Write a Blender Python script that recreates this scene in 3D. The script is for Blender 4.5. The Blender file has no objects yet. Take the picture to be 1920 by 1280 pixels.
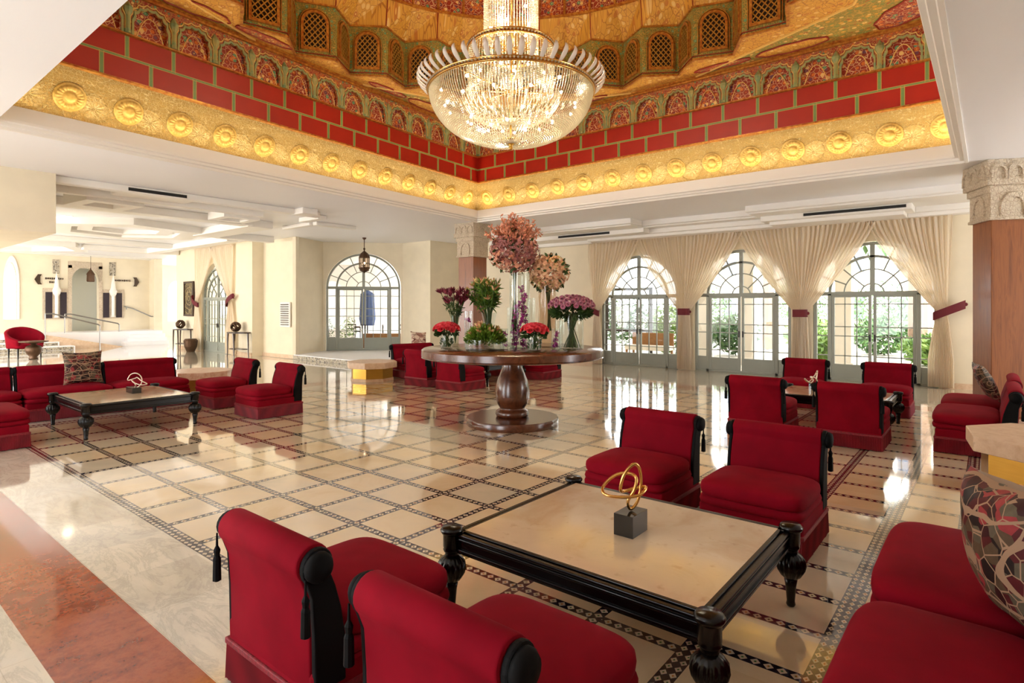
import bpy, bmesh, math, random
from mathutils import Vector, Matrix
PI = math.pi
scene = bpy.context.scene
COL = scene.collection

# ---------------------------------------------------------------- camera, world, exposure
YAW = math.radians(39.2)
FWD = Vector((math.cos(YAW), math.sin(YAW), 0)); RGT = Vector((math.sin(YAW), -math.cos(YAW), 0))
cam_data = bpy.data.cameras.new('camera'); cam = bpy.data.objects.new('camera', cam_data); COL.objects.link(cam)
cam.location = (0, 0, 1.75)
cam.rotation_euler = (PI / 2, 0, YAW - PI / 2)
cam_data.sensor_width = 36.0
cam_data.lens = 1100.0 / 1920.0 * 36.0
cam_data.shift_y = -66.0 / 1920.0
cam_data.clip_start = 0.05; cam_data.clip_end = 400
scene.camera = cam

world = bpy.data.worlds.new('sky'); scene.world = world; world.use_nodes = True
wn = world.node_tree; bg = wn.nodes['Background']
bg.inputs['Color'].default_value = (0.93, 0.96, 1.0, 1); bg.inputs['Strength'].default_value = 7.5

def lamp(kind, name, loc, energy, color=(1, 1, 1), size=0.1, rot=(0, 0, 0), sx=None, sy=None):
    d = bpy.data.lights.new(name, kind); d.energy = energy; d.color = color
    if kind == 'AREA':
        d.shape = 'RECTANGLE'; d.size = sx; d.size_y = sy
    elif kind == 'SUN':
        d.angle = size
    else:
        d.shadow_soft_size = size
    o = bpy.data.objects.new(name, d); o.location = loc; o.rotation_euler = rot; COL.objects.link(o)
    return o

# sun over the garden, from behind the building: it lights the terrace and planting, the roof keeps it out of the hall
lamp('SUN', 'sun', (0, 0, 30), 9.0, (1, 0.96, 0.88), 0.02, rot=(math.radians(8), math.radians(-32), 0))
# added fill lamps out of view: they brighten the hall and its ceiling
lamp('AREA', 'fill_light', (-3.7, 14.0, 1.3), 150, (1, 0.965, 0.92), rot=(0, -PI / 2 - math.radians(-14), 0), sx=2.2, sy=8)
lamp('AREA', 'fill_light', (-3.7, 24.5, 1.3), 1000, (1, 0.965, 0.92), rot=(0, -PI / 2 - math.radians(30), 0), sx=2.2, sy=12)
lamp('AREA', 'fill_light', (11.8, -5.7, 1.3), 90, (1, 0.965, 0.92), rot=(PI / 2 + math.radians(5), 0, 0), sx=4, sy=2.2)

vs = scene.view_settings
vs.view_transform = 'Standard'; vs.look = 'None'; vs.gamma = 1.0; vs.use_curve_mapping = False
vs.exposure = 0.32
scene.cycles.max_bounces = 10; scene.cycles.diffuse_bounces = 5; scene.cycles.glossy_bounces = 4
scene.cycles.transmission_bounces = 8; scene.cycles.transparent_max_bounces = 16
scene.cycles.sample_clamp_indirect = 6.0
scene.cycles.caustics_reflective = False; scene.cycles.caustics_refractive = False

# ---------------------------------------------------------------- small tools
def lin(c):
    return tuple((v / 12.92 if v <= 0.04045 else ((v + 0.055) / 1.055) ** 2.4) for v in c)
def rgb(r, g, b):
    return lin((r / 255, g / 255, b / 255))

def tag(o, label=None, cat=None, group=None, kind=None):
    if label: o['label'] = label
    if cat: o['category'] = cat
    if group: o['group'] = group
    if kind: o['kind'] = kind
    return o
def empty(name, loc=(0, 0, 0), rz=0.0):
    o = bpy.data.objects.new(name, None); COL.objects.link(o)
    o.location = loc; o.rotation_euler = (0, 0, rz); o.empty_display_size = 0.1
    return o
def kids(o):
    return [c for c in COL.objects if c.parent == o]
def copy_tree(o, parent=None):
    c = o.copy(); COL.objects.link(c)
    if parent is not None: c.parent = parent
    for ch in KIDS.get(o.name, []):
        copy_tree_part(ch, c)
    return c
KIDS = {}
def copy_tree_part(o, parent):
    c = o.copy(); COL.objects.link(c); c.parent = parent
    KIDS.setdefault(parent.name, []).append(c)
    for ch in list(KIDS.get(o.name, [])):
        copy_tree_part(ch, c)

class MB:
    """collects shapes and links them as one mesh object"""
    def __init__(s):
        s.v = []; s.f = []; s.uv = {}; s.mi = []; s.cur = 0; s.sm = []; s.smooth = False
    def add(s, verts, faces, uvs=None):
        b = len(s.v); s.v += [tuple(p) for p in verts]
        for k, f in enumerate(faces):
            if uvs: s.uv[len(s.f)] = uvs[k]
            s.f.append(tuple(b + i for i in f)); s.mi.append(s.cur); s.sm.append(s.smooth)
        return s
    def box(s, c, d, rz=0.0, M=None):
        hx, hy, hz = d[0] / 2, d[1] / 2, d[2] / 2
        P = [Vector((x, y, z)) for z in (-hz, hz) for y in (-hy, hy) for x in (-hx, hx)]
        if rz: P = [Matrix.Rotation(rz, 3, 'Z') @ p for p in P]
        if M: P = [M @ p for p in P]
        P = [p + Vector(c) for p in P]
        return s.add(P, [(0, 2, 3, 1), (4, 5, 7, 6), (0, 1, 5, 4), (2, 6, 7, 3), (0, 4, 6, 2), (1, 3, 7, 5)])
    def box2(s, a, b):
        return s.box([(a[i] + b[i]) / 2 for i in range(3)], [abs(b[i] - a[i]) for i in range(3)])
    def lathe(s, prof, c=(0, 0, 0), n=32, cap=True, flute=0, famp=0.0, frange=None, M=None):
        base = []
        for (r, z) in prof:
            for k in range(n):
                a = 2 * PI * k / n; rr = r
                if flute and frange and frange[0] <= z <= frange[1]:
                    t = (z - frange[0]) / (frange[1] - frange[0])
                    rr = r * (1 - famp * (0.5 + 0.5 * math.cos(flute * a)) * math.sin(PI * t))
                base.append(Vector((rr * math.cos(a), rr * math.sin(a), z)))
        if M: base = [M @ p for p in base]
        base = [p + Vector(c) for p in base]
        F = []
        for i in range(len(prof) - 1):
            for k in range(n):
                k2 = (k + 1) % n
                F.append((i * n + k, i * n + k2, (i + 1) * n + k2, (i + 1) * n + k))
        if cap:
            F.append(tuple(reversed(range(n)))); F.append(tuple((len(prof) - 1) * n + k for k in range(n)))
        return s.add(base, F)
    def cyl(s, c, r, h, n=16):
        return s.lathe([(r, 0), (r, h)], c, n)
    def sphere(s, c, r, n=12, m=8, sc=(1, 1, 1)):
        V = []; F = []
        for i in range(m + 1):
            ph = PI * i / m - PI / 2
            for k in range(n):
                a = 2 * PI * k / n
                V.append((c[0] + sc[0] * r * math.cos(ph) * math.cos(a), c[1] + sc[1] * r * math.cos(ph) * math.sin(a), c[2] + sc[2] * r * math.sin(ph)))
        for i in range(m):
            for k in range(n):
                k2 = (k + 1) % n; F.append((i * n + k, i * n + k2, (i + 1) * n + k2, (i + 1) * n + k))
        return s.add(V, F)
    def tube(s, pts, r, n=8, closed=False, taper=None):
        pts = [Vector(p) for p in pts]; L = len(pts); V = []; F = []
        up = Vector((0, 0, 1)); prev = None
        for i, p in enumerate(pts):
            if closed: t = (pts[(i + 1) % L] - pts[i - 1])
            else: t = pts[min(i + 1, L - 1)] - pts[max(i - 1, 0)]
            t = t.normalized() if t.length > 1e-9 else Vector((0, 0, 1))
            if prev is None:
                a = up if abs(t.dot(up)) < 0.9 else Vector((1, 0, 0))
                u = t.cross(a).normalized()
            else:
                u = (prev - t * prev.dot(t)).normalized()
            prev = u; w = t.cross(u)
            rr = r if taper is None else r * taper[i]
            for k in range(n):
                a = 2 * PI * k / n; V.append(p + (u * math.cos(a) + w * math.sin(a)) * rr)
        for i in range(L if closed else L - 1):
            j = (i + 1) % L
            for k in range(n):
                k2 = (k + 1) % n; F.append((i * n + k, i * n + k2, j * n + k2, j * n + k))
        if not closed: F.append(tuple(reversed(range(n)))); F.append(tuple((L - 1) * n + k for k in range(n)))
        return s.add(V, F)
    def bar(s, a, b, w, h=None):
        """rectangular bar from a to b, w across (horizontal) and h the other way"""
        a = Vector(a); b = Vector(b); t = (b - a).normalized(); h = h or w
        up = Vector((0, 0, 1)) if abs(t.z) < 0.95 else Vector((1, 0, 0))
        u = t.cross(up).normalized(); v = u.cross(t).normalized()
        P = [q + u * x * w / 2 + v * y * h / 2 for q in (a, b) for (x, y) in ((-1, -1), (1, -1), (1, 1), (-1, 1))]
        return s.add(P, [(3, 2, 1, 0), (4, 5, 6, 7), (0, 1, 5, 4), (1, 2, 6, 5), (2, 3, 7, 6), (3, 0, 4, 7)])
    def prism(s, poly, origin, U, V, W, depth):
        """polygon (u,v) in plane U,V extruded along W"""
        O = Vector(origin); U = Vector(U); V = Vector(V); W = Vector(W); n = len(poly)
        P = [O + U * p[0] + V * p[1] for p in poly] + [O + U * p[0] + V * p[1] + W * depth for p in poly]
        F = [tuple(reversed(range(n))), tuple(range(n, 2 * n))] + [(i, (i + 1) % n, n + (i + 1) % n, n + i) for i in range(n)]
        return s.add(P, F)
    def ring(s, inner, outer, origin, U, V, W, depth):
        """closed strip between two same-length outlines, extruded; gives frames and arched bands"""
        O = Vector(origin); U = Vector(U); V = Vector(V); W = Vector(W); n = len(inner)
        f = lambda p, d: O + U * p[0] + V * p[1] + W * d
        P = [f(p, 0) for p in inner] + [f(p, 0) for p in outer] + [f(p, depth) for p in inner] + [f(p, depth) for p in outer]
        F = []
        for i in range(n - 1):
            F += [(i, i + 1, n + i + 1, n + i), (2 * n + i, 3 * n + i, 3 * n + i + 1, 2 * n + i + 1), (i, 2 * n + i, 2 * n + i + 1, i + 1), (n + i, n + i + 1, 3 * n + i + 1, 3 * n + i)]
        F += [(0, n, 3 * n, 2 * n), (n - 1, 3 * n - 1, 4 * n - 1, 2 * n - 1)]
        return s.add(P, F)
    def grid(s, fn, nu, nv, closed_u=False):
        V = [fn(i / nu, j / nv) for j in range(nv + 1) for i in range(nu + (0 if closed_u else 1))]
        w = nu if closed_u else nu + 1; F = []; UV = []
        for j in range(nv):
            for i in range(nu):
                i2 = (i + 1) % w if closed_u else i + 1
                F.append((j * w + i, j * w + i2, (j + 1) * w + i2, (j + 1) * w + i))
                UV.append(((i / nu, j / nv), ((i + 1) / nu, j / nv), ((i + 1) / nu, (j + 1) / nv), (i / nu, (j + 1) / nv)))
        return s.add(V, F, UV)
    def build(s, name, mat, parent=None, smooth=None, loc=(0, 0, 0), bevel=0, fix=True):
        me = bpy.data.meshes.new(name); me.from_pydata(s.v, [], s.f)
        mats = mat if isinstance(mat, (list, tuple)) else [mat]
        for m in mats: me.materials.append(m)
        for i, p in enumerate(me.polygons):
            p.material_index = s.mi[i]; p.use_smooth = s.sm[i] if smooth is None else smooth
        if s.uv:
            ul = me.uv_layers.new(name='UVMap')
            for i, p in enumerate(me.polygons):
                if i in s.uv:
                    for li, uv in zip(p.loop_indices, s.uv[i]): ul.data[li].uv = uv
        if fix:
            bm = bmesh.new(); bm.from_mesh(me); bmesh.ops.recalc_face_normals(bm, faces=bm.faces); bm.to_mesh(me); bm.free()
        me.update()
        o = bpy.data.objects.new(name, me); COL.objects.link(o); o.location = loc
        if parent is not None:
            o.parent = parent; KIDS.setdefault(parent.name, []).append(o)
        if bevel:
            b = o.modifiers.new('bevel', 'BEVEL'); b.width = bevel; b.segments = 2; b.limit_method = 'ANGLE'; b.angle_limit = math.radians(35)
        return o

# ---------------------------------------------------------------- node tools
class X:
    """a socket or number that can be combined with python operators"""
    def __init__(s, nt, v): s.nt = nt; s.v = v
    def _m(s, op, *a, clamp=False):
        n = s.nt.nodes.new('ShaderNodeMath'); n.operation = op; n.use_clamp = clamp
        for i, q in enumerate(a):
            q = q.v if isinstance(q, X) else q
            if isinstance(q, (int, float)): n.inputs[i].default_value = q
            else: s.nt.links.new(q, n.inputs[i])
        return X(s.nt, n.outputs[0])
    def __add__(s, o): return s._m('ADD', s, o)
    def __radd__(s, o): return s._m('ADD', o, s)
    def __sub__(s, o): return s._m('SUBTRACT', s, o)
    def __rsub__(s, o): return s._m('SUBTRACT', o, s)
    def __mul__(s, o): return s._m('MULTIPLY', s, o)
    def __rmul__(s, o): return s._m('MULTIPLY', o, s)
    def __truediv__(s, o): return s._m('DIVIDE', s, o)
    def abs(s): return s._m('ABSOLUTE', s)
    def fract(s): return s._m('FRACT', s)
    def floor(s): return s._m('FLOOR', s)
    def lt(s, o): return s._m('LESS_THAN', s, o)
    def gt(s, o): return s._m('GREATER_THAN', s, o)
    def max(s, o): return s._m('MAXIMUM', s, o)
    def min(s, o): return s._m('MINIMUM', s, o)
    def sqrt(s): return s._m('SQRT', s)
    def sin(s): return s._m('SINE', s)
    def atan2(s, o): return s._m('ARCTAN2', s, o)
    def clamp(s): return s._m('ADD', s, 0.0, clamp=True)
def new_mat(name):
    m = bpy.data.materials.new(name); m.use_nodes = True
    nt = m.node_tree; return m, nt, nt.nodes['Principled BSDF']
def col_in(nt, sock, v):
    if isinstance(v, X): nt.links.new(v.v, sock)
    elif hasattr(v, 'is_output'): nt.links.new(v, sock)
    else: sock.default_value = (v[0], v[1], v[2], 1)
def mixc(nt, fac, a, b):
    n = nt.nodes.new('ShaderNodeMix'); n.data_type = 'RGBA'
    if isinstance(fac, X): nt.links.new(fac.v, n.inputs[0])
    elif isinstance(fac, (int, float)): n.inputs[0].default_value = fac
    else: nt.links.new(fac, n.inputs[0])
    col_in(nt, n.inputs[6], a); col_in(nt, n.inputs[7], b)
    return n.outputs[2]
def noise(nt, scale, vec=None, detail=3, rough=0.5, out='Fac', stretch=None, dist=0.0):
    n = nt.nodes.new('ShaderNodeTexNoise'); n.inputs['Scale'].default_value = scale; n.inputs['Detail'].default_value = detail
    n.inputs['Roughness'].default_value = rough; n.inputs['Distortion'].default_value = dist
    if vec is None:
        vec = nt.nodes.new('ShaderNodeTexCoord').outputs['Object']
    if stretch:
        mp = nt.nodes.new('ShaderNodeMapping'); mp.inputs['Scale'].default_value = stretch; nt.links.new(vec, mp.inputs[0]); vec = mp.outputs[0]
    nt.links.new(vec, n.inputs['Vector'])
    return X(nt, n.outputs[0 if out == 'Fac' else 1])
def voronoi(nt, scale, vec=None, feature='F1', out='Distance', rnd=1.0):
    n = nt.nodes.new('ShaderNodeTexVoronoi'); n.feature = feature; n.inputs['Scale'].default_value = scale
    if 'Randomness' in n.inputs: n.inputs['Randomness'].default_value = rnd
    if vec is None: vec = nt.nodes.new('ShaderNodeTexCoord').outputs['Object']
    nt.links.new(vec, n.inputs['Vector'])
    return X(nt, n.outputs[out])
def ramp(nt, fac, stops, interp='LINEAR'):
    n = nt.nodes.new('ShaderNodeValToRGB'); n.color_ramp.interpolation = interp
    e = n.color_ramp.elements
    while len(e) < len(stops): e.new(0.5)
    for i, (p, c) in enumerate(stops): e[i].position = p; e[i].color = (c[0], c[1], c[2], 1)
    nt.links.new(fac.v if isinstance(fac, X) else fac, n.inputs[0])
    return n.outputs[0]
def bump(nt, bsdf, h, strength=0.3, dist=0.01):
    n = nt.nodes.new('ShaderNodeBump'); n.inputs['Strength'].default_value = strength; n.inputs['Distance'].default_value = dist
    nt.links.new(h.v if isinstance(h, X) else h, n.inputs['Height']); nt.links.new(n.outputs[0], bsdf.inputs['Normal'])
def xyz(nt, kind='Object'):
    t = nt.nodes.new('ShaderNodeTexCoord'); sp = nt.nodes.new('ShaderNodeSeparateXYZ'); nt.links.new(t.outputs[kind], sp.inputs[0])
    return X(nt, sp.outputs[0]), X(nt, sp.outputs[1]), X(nt, sp.outputs[2])
def simple(name, c, rough=0.5, metal=0.0, var=0.0, vscale=6, bmp=0.0, bscale=40, stretch=None, coat=0.0, sheen=0.0, spec=0.5, c2=None):
    m, nt, b = new_mat(name)
    b.inputs['Roughness'].default_value = rough; b.inputs['Metallic'].default_value = metal
    b.inputs['Coat Weight'].default_value = coat; b.inputs['Specular IOR Level'].default_value = spec
    if sheen:
        b.inputs['Sheen Weight'].default_value = sheen; b.inputs['Sheen Roughness'].default_value = 0.4
        b.inputs['Sheen Tint'].default_value = (min(1, c[0] * 3 + 0.2), c[1] + 0.08, c[2] + 0.1, 1)
    if var or c2:
        c2 = c2 or tuple(v * (1 - var) for v in c)
        f = noise(nt, vscale, stretch=stretch, detail=4)
        nt.links.new(ramp(nt, f, [(0.3, c), (0.7, c2)]), b.inputs['Base Color'])
    else:
        b.inputs['Base Color'].default_value = (c[0], c[1], c[2], 1)
        if not bmp:
            f = noise(nt, vscale); nt.links.new((f * 0.06 + (rough - 0.03)).v, b.inputs['Roughness'])
    if bmp: bump(nt, b, noise(nt, bscale, stretch=stretch, detail=3), bmp, 0.01)
    return m

# ---------------------------------------------------------------- materials
M = {}
M['plaster'] = simple('cream_plaster', rgb(238, 226, 200), 0.8, var=0.07, vscale=2.2, bmp=0.05, bscale=30, stretch=(1, 1, 1.3))
M['ceiling'] = simple('ceiling_paint', rgb(247, 247, 250), 0.42, var=0.02, vscale=0.6, spec=0.4)
M['trimwhite'] = simple('white_moulding', rgb(243, 239, 232), 0.45)
M['grey_frame'] = simple('grey_green_paint', rgb(150, 155, 145), 0.45, var=0.05, vscale=5)
M['black_slot'] = simple('vent_black', (0.008, 0.008, 0.008), 0.7)
def velvet(name, c, dark):
    m, nt, b = new_mat(name)
    f = noise(nt, 3.2, detail=3)
    nt.links.new(ramp(nt, f, [(0.3, c), (0.72, dark)]), b.inputs['Base Color'])
    b.inputs['Roughness'].default_value = 0.85; b.inputs['Specular IOR Level'].default_value = 0.1
    b.inputs['Sheen Weight'].default_value = 0.07; b.inputs['Sheen Roughness'].default_value = 0.3
    b.inputs['Sheen Tint'].default_value = (1.0, 0.12, 0.2, 1)
    bump(nt, b, noise(nt, 220, detail=2), 0.12, 0.002)
    return m
M['velvet'] = velvet('red_velvet', (0.24, 0.0015, 0.012), (0.16, 0.001, 0.008))
M['gimp'] = simple('braid_trim', (0.26, 0.005, 0.016), 0.6, var=0.5, vscale=60, bmp=0.4, bscale=90)
M['blackvelvet'] = simple('black_velvet', (0.003, 0.003, 0.0035), 0.7, spec=0.15)
def fringe_mat():
    m, nt, b = new_mat('bullion_fringe')
    x, y, z = xyz(nt)
    f = ((x + y) * 420).sin() * 0.5 + 0.5
    nt.links.new(mixc(nt, f, (0.16, 0.002, 0.009), (0.25, 0.004, 0.015)), b.inputs['Base Color'])
    b.inputs['Roughness'].default_value = 0.6
    return m
M['fringe'] = fringe_mat()
M['ebony'] = simple('ebonised_wood', (0.003, 0.0025, 0.0025), 0.24, bmp=0.03, bscale=30, spec=0.35)
def stone_top():
    m, nt, b = new_mat('cream_stone_top')
    f = noise(nt, 1.6, detail=6, rough=0.6, dist=0.6)
    g = noise(nt, 14, detail=4)
    c = ramp(nt, f, [(0.25, rgb(226, 202, 168)), (0.5, rgb(216, 192, 160)), (0.62, rgb(205, 176, 140)), (0.8, rgb(222, 198, 166))])
    nt.links.new(mixc(nt, (g - 0.62).clamp() * 3.0, c, rgb(168, 130, 96)), b.inputs['Base Color'])
    b.inputs['Roughness'].default_value = 0.09; b.inputs['Coat Weight'].default_value = 0.3
    return m
M['stone_top'] = stone_top()
def pinkstone(name, a, bcol, rough=0.45):
    m, nt, b = new_mat(name)
    f = noise(nt, 9, detail=8, rough=0.7)
    nt.links.new(ramp(nt, f, [(0.3, a), (0.62, bcol), (0.75, tuple(v * 0.8 for v in a))]), b.inputs['Base Color'])
    b.inputs['Roughness'].default_value = rough; bump(nt, b, f, 0.1, 0.01)
    return m
M['pinkstone'] = pinkstone('pink_travertine', rgb(206, 172, 138), rgb(226, 200, 172))
M['redstone'] = pinkstone('red_travertine', rgb(190, 130, 100), rgb(222, 190, 165), 0.3)
M['brass'] = simple('brushed_brass', rgb(205, 160, 75), 0.32, 1.0, var=0.1, vscale=4, bmp=0.05, bscale=60, stretch=(1, 1, 12))
M['gold'] = simple('polished_gold', rgb(222, 176, 105), 0.2, 1.0, var=0.05)
M['silver'] = simple('pale_metal', rgb(225, 210, 190), 0.28, 0.9)
M['blackstone'] = simple('black_granite', (0.012, 0.012, 0.013), 0.12, coat=0.3)
def wood(name, a, c, rough, axis=(2.5, 2.5, 0.35), scale=5, coat=0.2):
    m, nt, b = new_mat(name)
    f = noise(nt, scale, stretch=axis, detail=6, rough=0.6, dist=0.8)
    nt.links.new(ramp(nt, f, [(0.28, a), (0.5, c), (0.72, a)]), b.inputs['Base Color'])
    b.inputs['Roughness'].default_value = rough; b.inputs['Coat Weight'].default_value = coat; b.inputs['Coat Roughness'].default_value = 0.15
    return m
M['mahogany'] = wood('mahogany', rgb(62, 28, 16), rgb(98, 52, 30), 0.25, (2, 2, 2), 3, 0.5)
M['column_wood'] = wood('walnut_veneer', rgb(112, 58, 20), rgb(144, 82, 34), 0.5, (3.5, 3.5, 0.3), 4, 0.3)
M['dark_wood'] = wood('dark_wood', rgb(40, 26, 20), rgb(66, 44, 32), 0.35)
M['steel'] = simple('brushed_steel', rgb(150, 150, 148), 0.3, 1.0)
M['bronze'] = simple('aged_bronze', rgb(92, 66, 46), 0.45, 0.6, var=0.3, vscale=30)

def glass(name, tint=(1, 1, 1), refl=0.12, rough=0.02):
    m, nt, b = new_mat(name); nt.nodes.remove(b)
    out = nt.nodes['Material Output']
    tr = nt.nodes.new('ShaderNodeBsdfTransparent'); tr.inputs[0].default_value = (*tint, 1)
    gl = nt.nodes.new('ShaderNodeBsdfGlossy'); gl.inputs['Roughness'].default_value = rough
    fr = nt.nodes.new('ShaderNodeLayerWeight'); fr.inputs[0].default_value = 0.5
    mx = nt.nodes.new('ShaderNodeMixShader')
    nt.links.new((X(nt, fr.outputs[1])._m('POWER', X(nt, fr.outputs[1]), 3.0) * 0.55 + (0.02 + refl * 0.12)).v, mx.inputs[0]); nt.links.new(tr.outputs[0], mx.inputs[1]); nt.links.new(gl.outputs[0], mx.inputs[2])
    nt.links.new(mx.outputs[0], out.inputs[0])
    return m
M['pane'] = glass('window_glass', (0.97, 0.98, 0.97), 0.05)
M['vaseglass'] = glass('vase_glass', (0.90, 0.94, 0.93), 0.4)
M['amberglass'] = glass('smoked_glass', (0.80, 0.70, 0.60), 0.4)

def sheer():
    m, nt, b = new_mat('sheer_curtain'); nt.nodes.remove(b); out = nt.nodes['Material Output']
    d = nt.nodes.new('ShaderNodeBsdfDiffuse'); d.inputs[0].default_value = (*rgb(250, 240, 224), 1)
    t = nt.nodes.new('ShaderNodeBsdfTranslucent'); t.inputs[0].default_value = (*rgb(252, 240, 218), 1)
    tr = nt.nodes.new('ShaderNodeBsdfTransparent')
    w = noise(nt, 160, detail=2)
    m1 = nt.nodes.new('ShaderNodeMixShader'); m1.inputs[0].default_value = 0.5
    nt.links.new(d.outputs[0], m1.inputs[1]); nt.links.new(t.outputs[0], m1.inputs[2])
    m2 = nt.nodes.new('ShaderNodeMixShader'); nt.links.new((w * 0.1 + 0.03).v, m2.inputs[0])
    nt.links.new(m1.outputs[0], m2.inputs[1]); nt.links.new(tr.outputs[0], m2.inputs[2]); nt.links.new(m2.outputs[0], out.inputs[0])
    return m
M['sheer'] = sheer()
M['maroon'] = simple('maroon_cloth', (0.13, 0.004, 0.012), 0.7, bmp=0.2, bscale=60)

def emit(name, c, s):
    m, nt, b = new_mat(name); b.inputs['Base Color'].default_value = (*c, 1)
    b.inputs['Emission Color'].default_value = (*c, 1); b.inputs['Emission Strength'].default_value = s
    return m
M['bulb'] = emit('lamp_bulb', (1.0, 0.86, 0.62), 30)
M['downlight'] = emit('downlight_lens', (1.0, 0.86, 0.66), 9)
M['cove'] = emit('cove_strip', (1.0, 0.88, 0.62), 20)

def crystal():
    m, nt, b = new_mat('crystal_beads'); nt.nodes.remove(b); out = nt.nodes['Material Output']
    d = nt.nodes.new('ShaderNodeBsdfDiffuse'); d.inputs[0].default_value = (0.95, 0.88, 0.7, 1)
    t = nt.nodes.new('ShaderNodeBsdfTranslucent'); t.inputs[0].default_value = (1, 0.94, 0.78, 1)
    g = nt.nodes.new('ShaderNodeBsdfGlossy'); g.inputs['Roughness'].default_value = 0.12
    m1 = nt.nodes.new('ShaderNodeMixShader'); m1.inputs[0].default_value = 0.6
    nt.links.new(d.outputs[0], m1.inputs[1]); nt.links.new(t.outputs[0], m1.inputs[2])
    m2 = nt.nodes.new('ShaderNodeMixShader'); m2.inputs[0].default_value = 0.22
    nt.links.new(m1.outputs[0], m2.inputs[1]); nt.links.new(g.outputs[0], m2.inputs[2]); nt.links.new(m2.outputs[0], out.inputs[0])
    return m
M['crystal'] = crystal()
M['petalglass'] = simple('frosted_glass', (0.9, 0.85, 0.78), 0.2, spec=0.8)

# -- the floor: beige slabs between navy zellige strips, marble surround and a red marble band
GX0, GX1, GY0, GY1 = 1.82, 11.42, 0.09, 10.92
def floor_mat():
    m, nt, b = new_mat('hall_floor')
    x, y, z = xyz(nt)
    # marble surround
    n1 = noise(nt, 0.9, detail=8, rough=0.65, stretch=(1.6, 0.7, 1), dist=1.2)
    slab = voronoi_cell(nt, x, y, 0.9, 0.62, 11)
    marble = ramp(nt, n1 * 0.65 + slab * 0.35, [(0.3, rgb(196, 186, 168)), (0.48, rgb(224, 214, 194)), (0.6, rgb(206, 198, 182)), (0.75, rgb(230, 220, 200))])
    vein = noise(nt, 1.4, detail=10, rough=0.75, stretch=(2.2, 0.8, 1), dist=2.0)
    marble = mixc(nt, ((vein - 0.5).abs() * -22 + 1.0).clamp() * 0.35, marble, rgb(150, 143, 132))
    # joints between marble slabs
    jx = (((x - 1.25) / 0.62).fract() - 0.5).abs().gt(0.4965); jy = (((y - 0.1) / 0.9).fract() - 0.5).abs().gt(0.4978)
    marble = mixc(nt, jx.max(jy) * 0.35, marble, rgb(150, 138, 120))
    # signed distance outside the patterned field
    s = ((x - (GX0 + GX1) / 2).abs() - (GX1 - GX0) / 2).max((y - (GY0 + GY1) / 2).abs() - (GY1 - GY0) / 2)
    # red band
    rn = noise(nt, 6, detail=10, rough=0.8); rn2 = noise(nt, 1.1, detail=3)
    red = ramp(nt, rn * 0.7 + rn2 * 0.3, [(0.32, rgb(84, 26, 8)), (0.46, rgb(140, 54, 22)), (0.55, rgb(166, 76, 40)), (0.66, rgb(120, 42, 18))])
    isred = (s - 0.575).gt(0) * (s - 1.05).lt(0)
    col = mixc(nt, isred, marble, red)
    # beige field
    cell = voronoi_cell(nt, x, y, 0.497, 0.563, 3, 1.87, 0.03)
    bn = noise(nt, 2.2, detail=7, rough=0.6, dist=0.6)
    beige = ramp(nt, bn * 0.55 + cell * 0.45, [(0.25, rgb(222, 196, 156)), (0.45, rgb(234, 212, 176)), (0.6, rgb(226, 208, 180)), (0.78, rgb(206, 196, 172))])
    # strips: across = distance to strip centre, along = running coordinate
    def strip(across, along, half, rows):
        """1 where strip, plus its light diamonds"""
        inside = across.abs().lt(half)
        p = 0.062
        a = (across / (2 * half) * rows + 0.5 * rows) .fract() - 0.5
        l = (along / p).fract() - 0.5
        dia = (a.abs() * 1.0 + l.abs() * 1.0).lt(0.40)
        dot = (a.abs() + l.abs()).lt(0.13)
        return inside, dia, dot
    right = y.lt(1.22)
    # lines of constant x: field spacing 0.497, to the right of y=1.22 0.45
    ax1 = (((x - 1.865 + 0.2485) / 0.497).fract() - 0.5) * 0.497
    ax2 = (((x - 5.25 + 0.225 + 9.0) / 0.45).fract() - 0.5) * 0.45
    ax = ax1 * (1 - right) + ax2 * right
    ay = (((y - 1.72 + 0.2815 + 11.26) / 0.563).fract() - 0.5) * 0.563
    S = [strip(ax, y, 0.034, 1)]
    S2 = strip(ay + right * 5.0, x, 0.034, 1)
    S3 = strip(y - 1.19, x, 0.048, 2)
    S4 = strip(y - 0.63, x, 0.06, 3)
    S5 = strip(y - 0.15, x, 0.05, 2)
    navy = mixc(nt, noise(nt, 30), rgb(30, 26, 46), rgb(52, 44, 60))
    white = mixc(nt, noise(nt, 24), rgb(228, 214, 190), rgb(196, 178, 148))
    dots = ramp(nt, noise(nt, 12), [(0.0, rgb(60, 110, 60)), (0.5, rgb(60, 110, 60)), (0.52, rgb(190, 120, 40)), (1.0, rgb(150, 60, 30))], 'CONSTANT')
    f = beige
    for ins, dia, dot in (S[0], S2, S3, S4, S5):
        c = mixc(nt, dia, navy, white); c = mixc(nt, dot, c, dots)
        f = mixc(nt, ins, f, c)
    # mosaic border all round the field
    bd = s + 0.045
    ins = bd.abs().lt(0.045)
    isx = ((x - (GX0 + GX1) / 2).abs() - (GX1 - GX0) / 2).gt((y - (GY0 + GY1) / 2).abs() - (GY1 - GY0) / 2)
    al = y * isx + x * (1 - isx)
    _, dia, dot = strip(bd, al, 0.045, 2)
    c = mixc(nt, dia, navy, white)
    f = mixc(nt, ins, f, c)
    col = mixc(nt, s.lt(0), col, f)
    nt.links.new(col, b.inputs['Base Color'])
    b.inputs['Roughness'].default_value = 0.1
    nt.links.new((noise(nt, 3, detail=4) * 0.07 + 0.03).v, b.inputs['Roughness'])
    b.inputs['Specular IOR Level'].default_value = 0.85; b.inputs['Coat Weight'].default_value = 0.6; b.inputs['Coat Roughness'].default_value = 0.05
    return m
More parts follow.
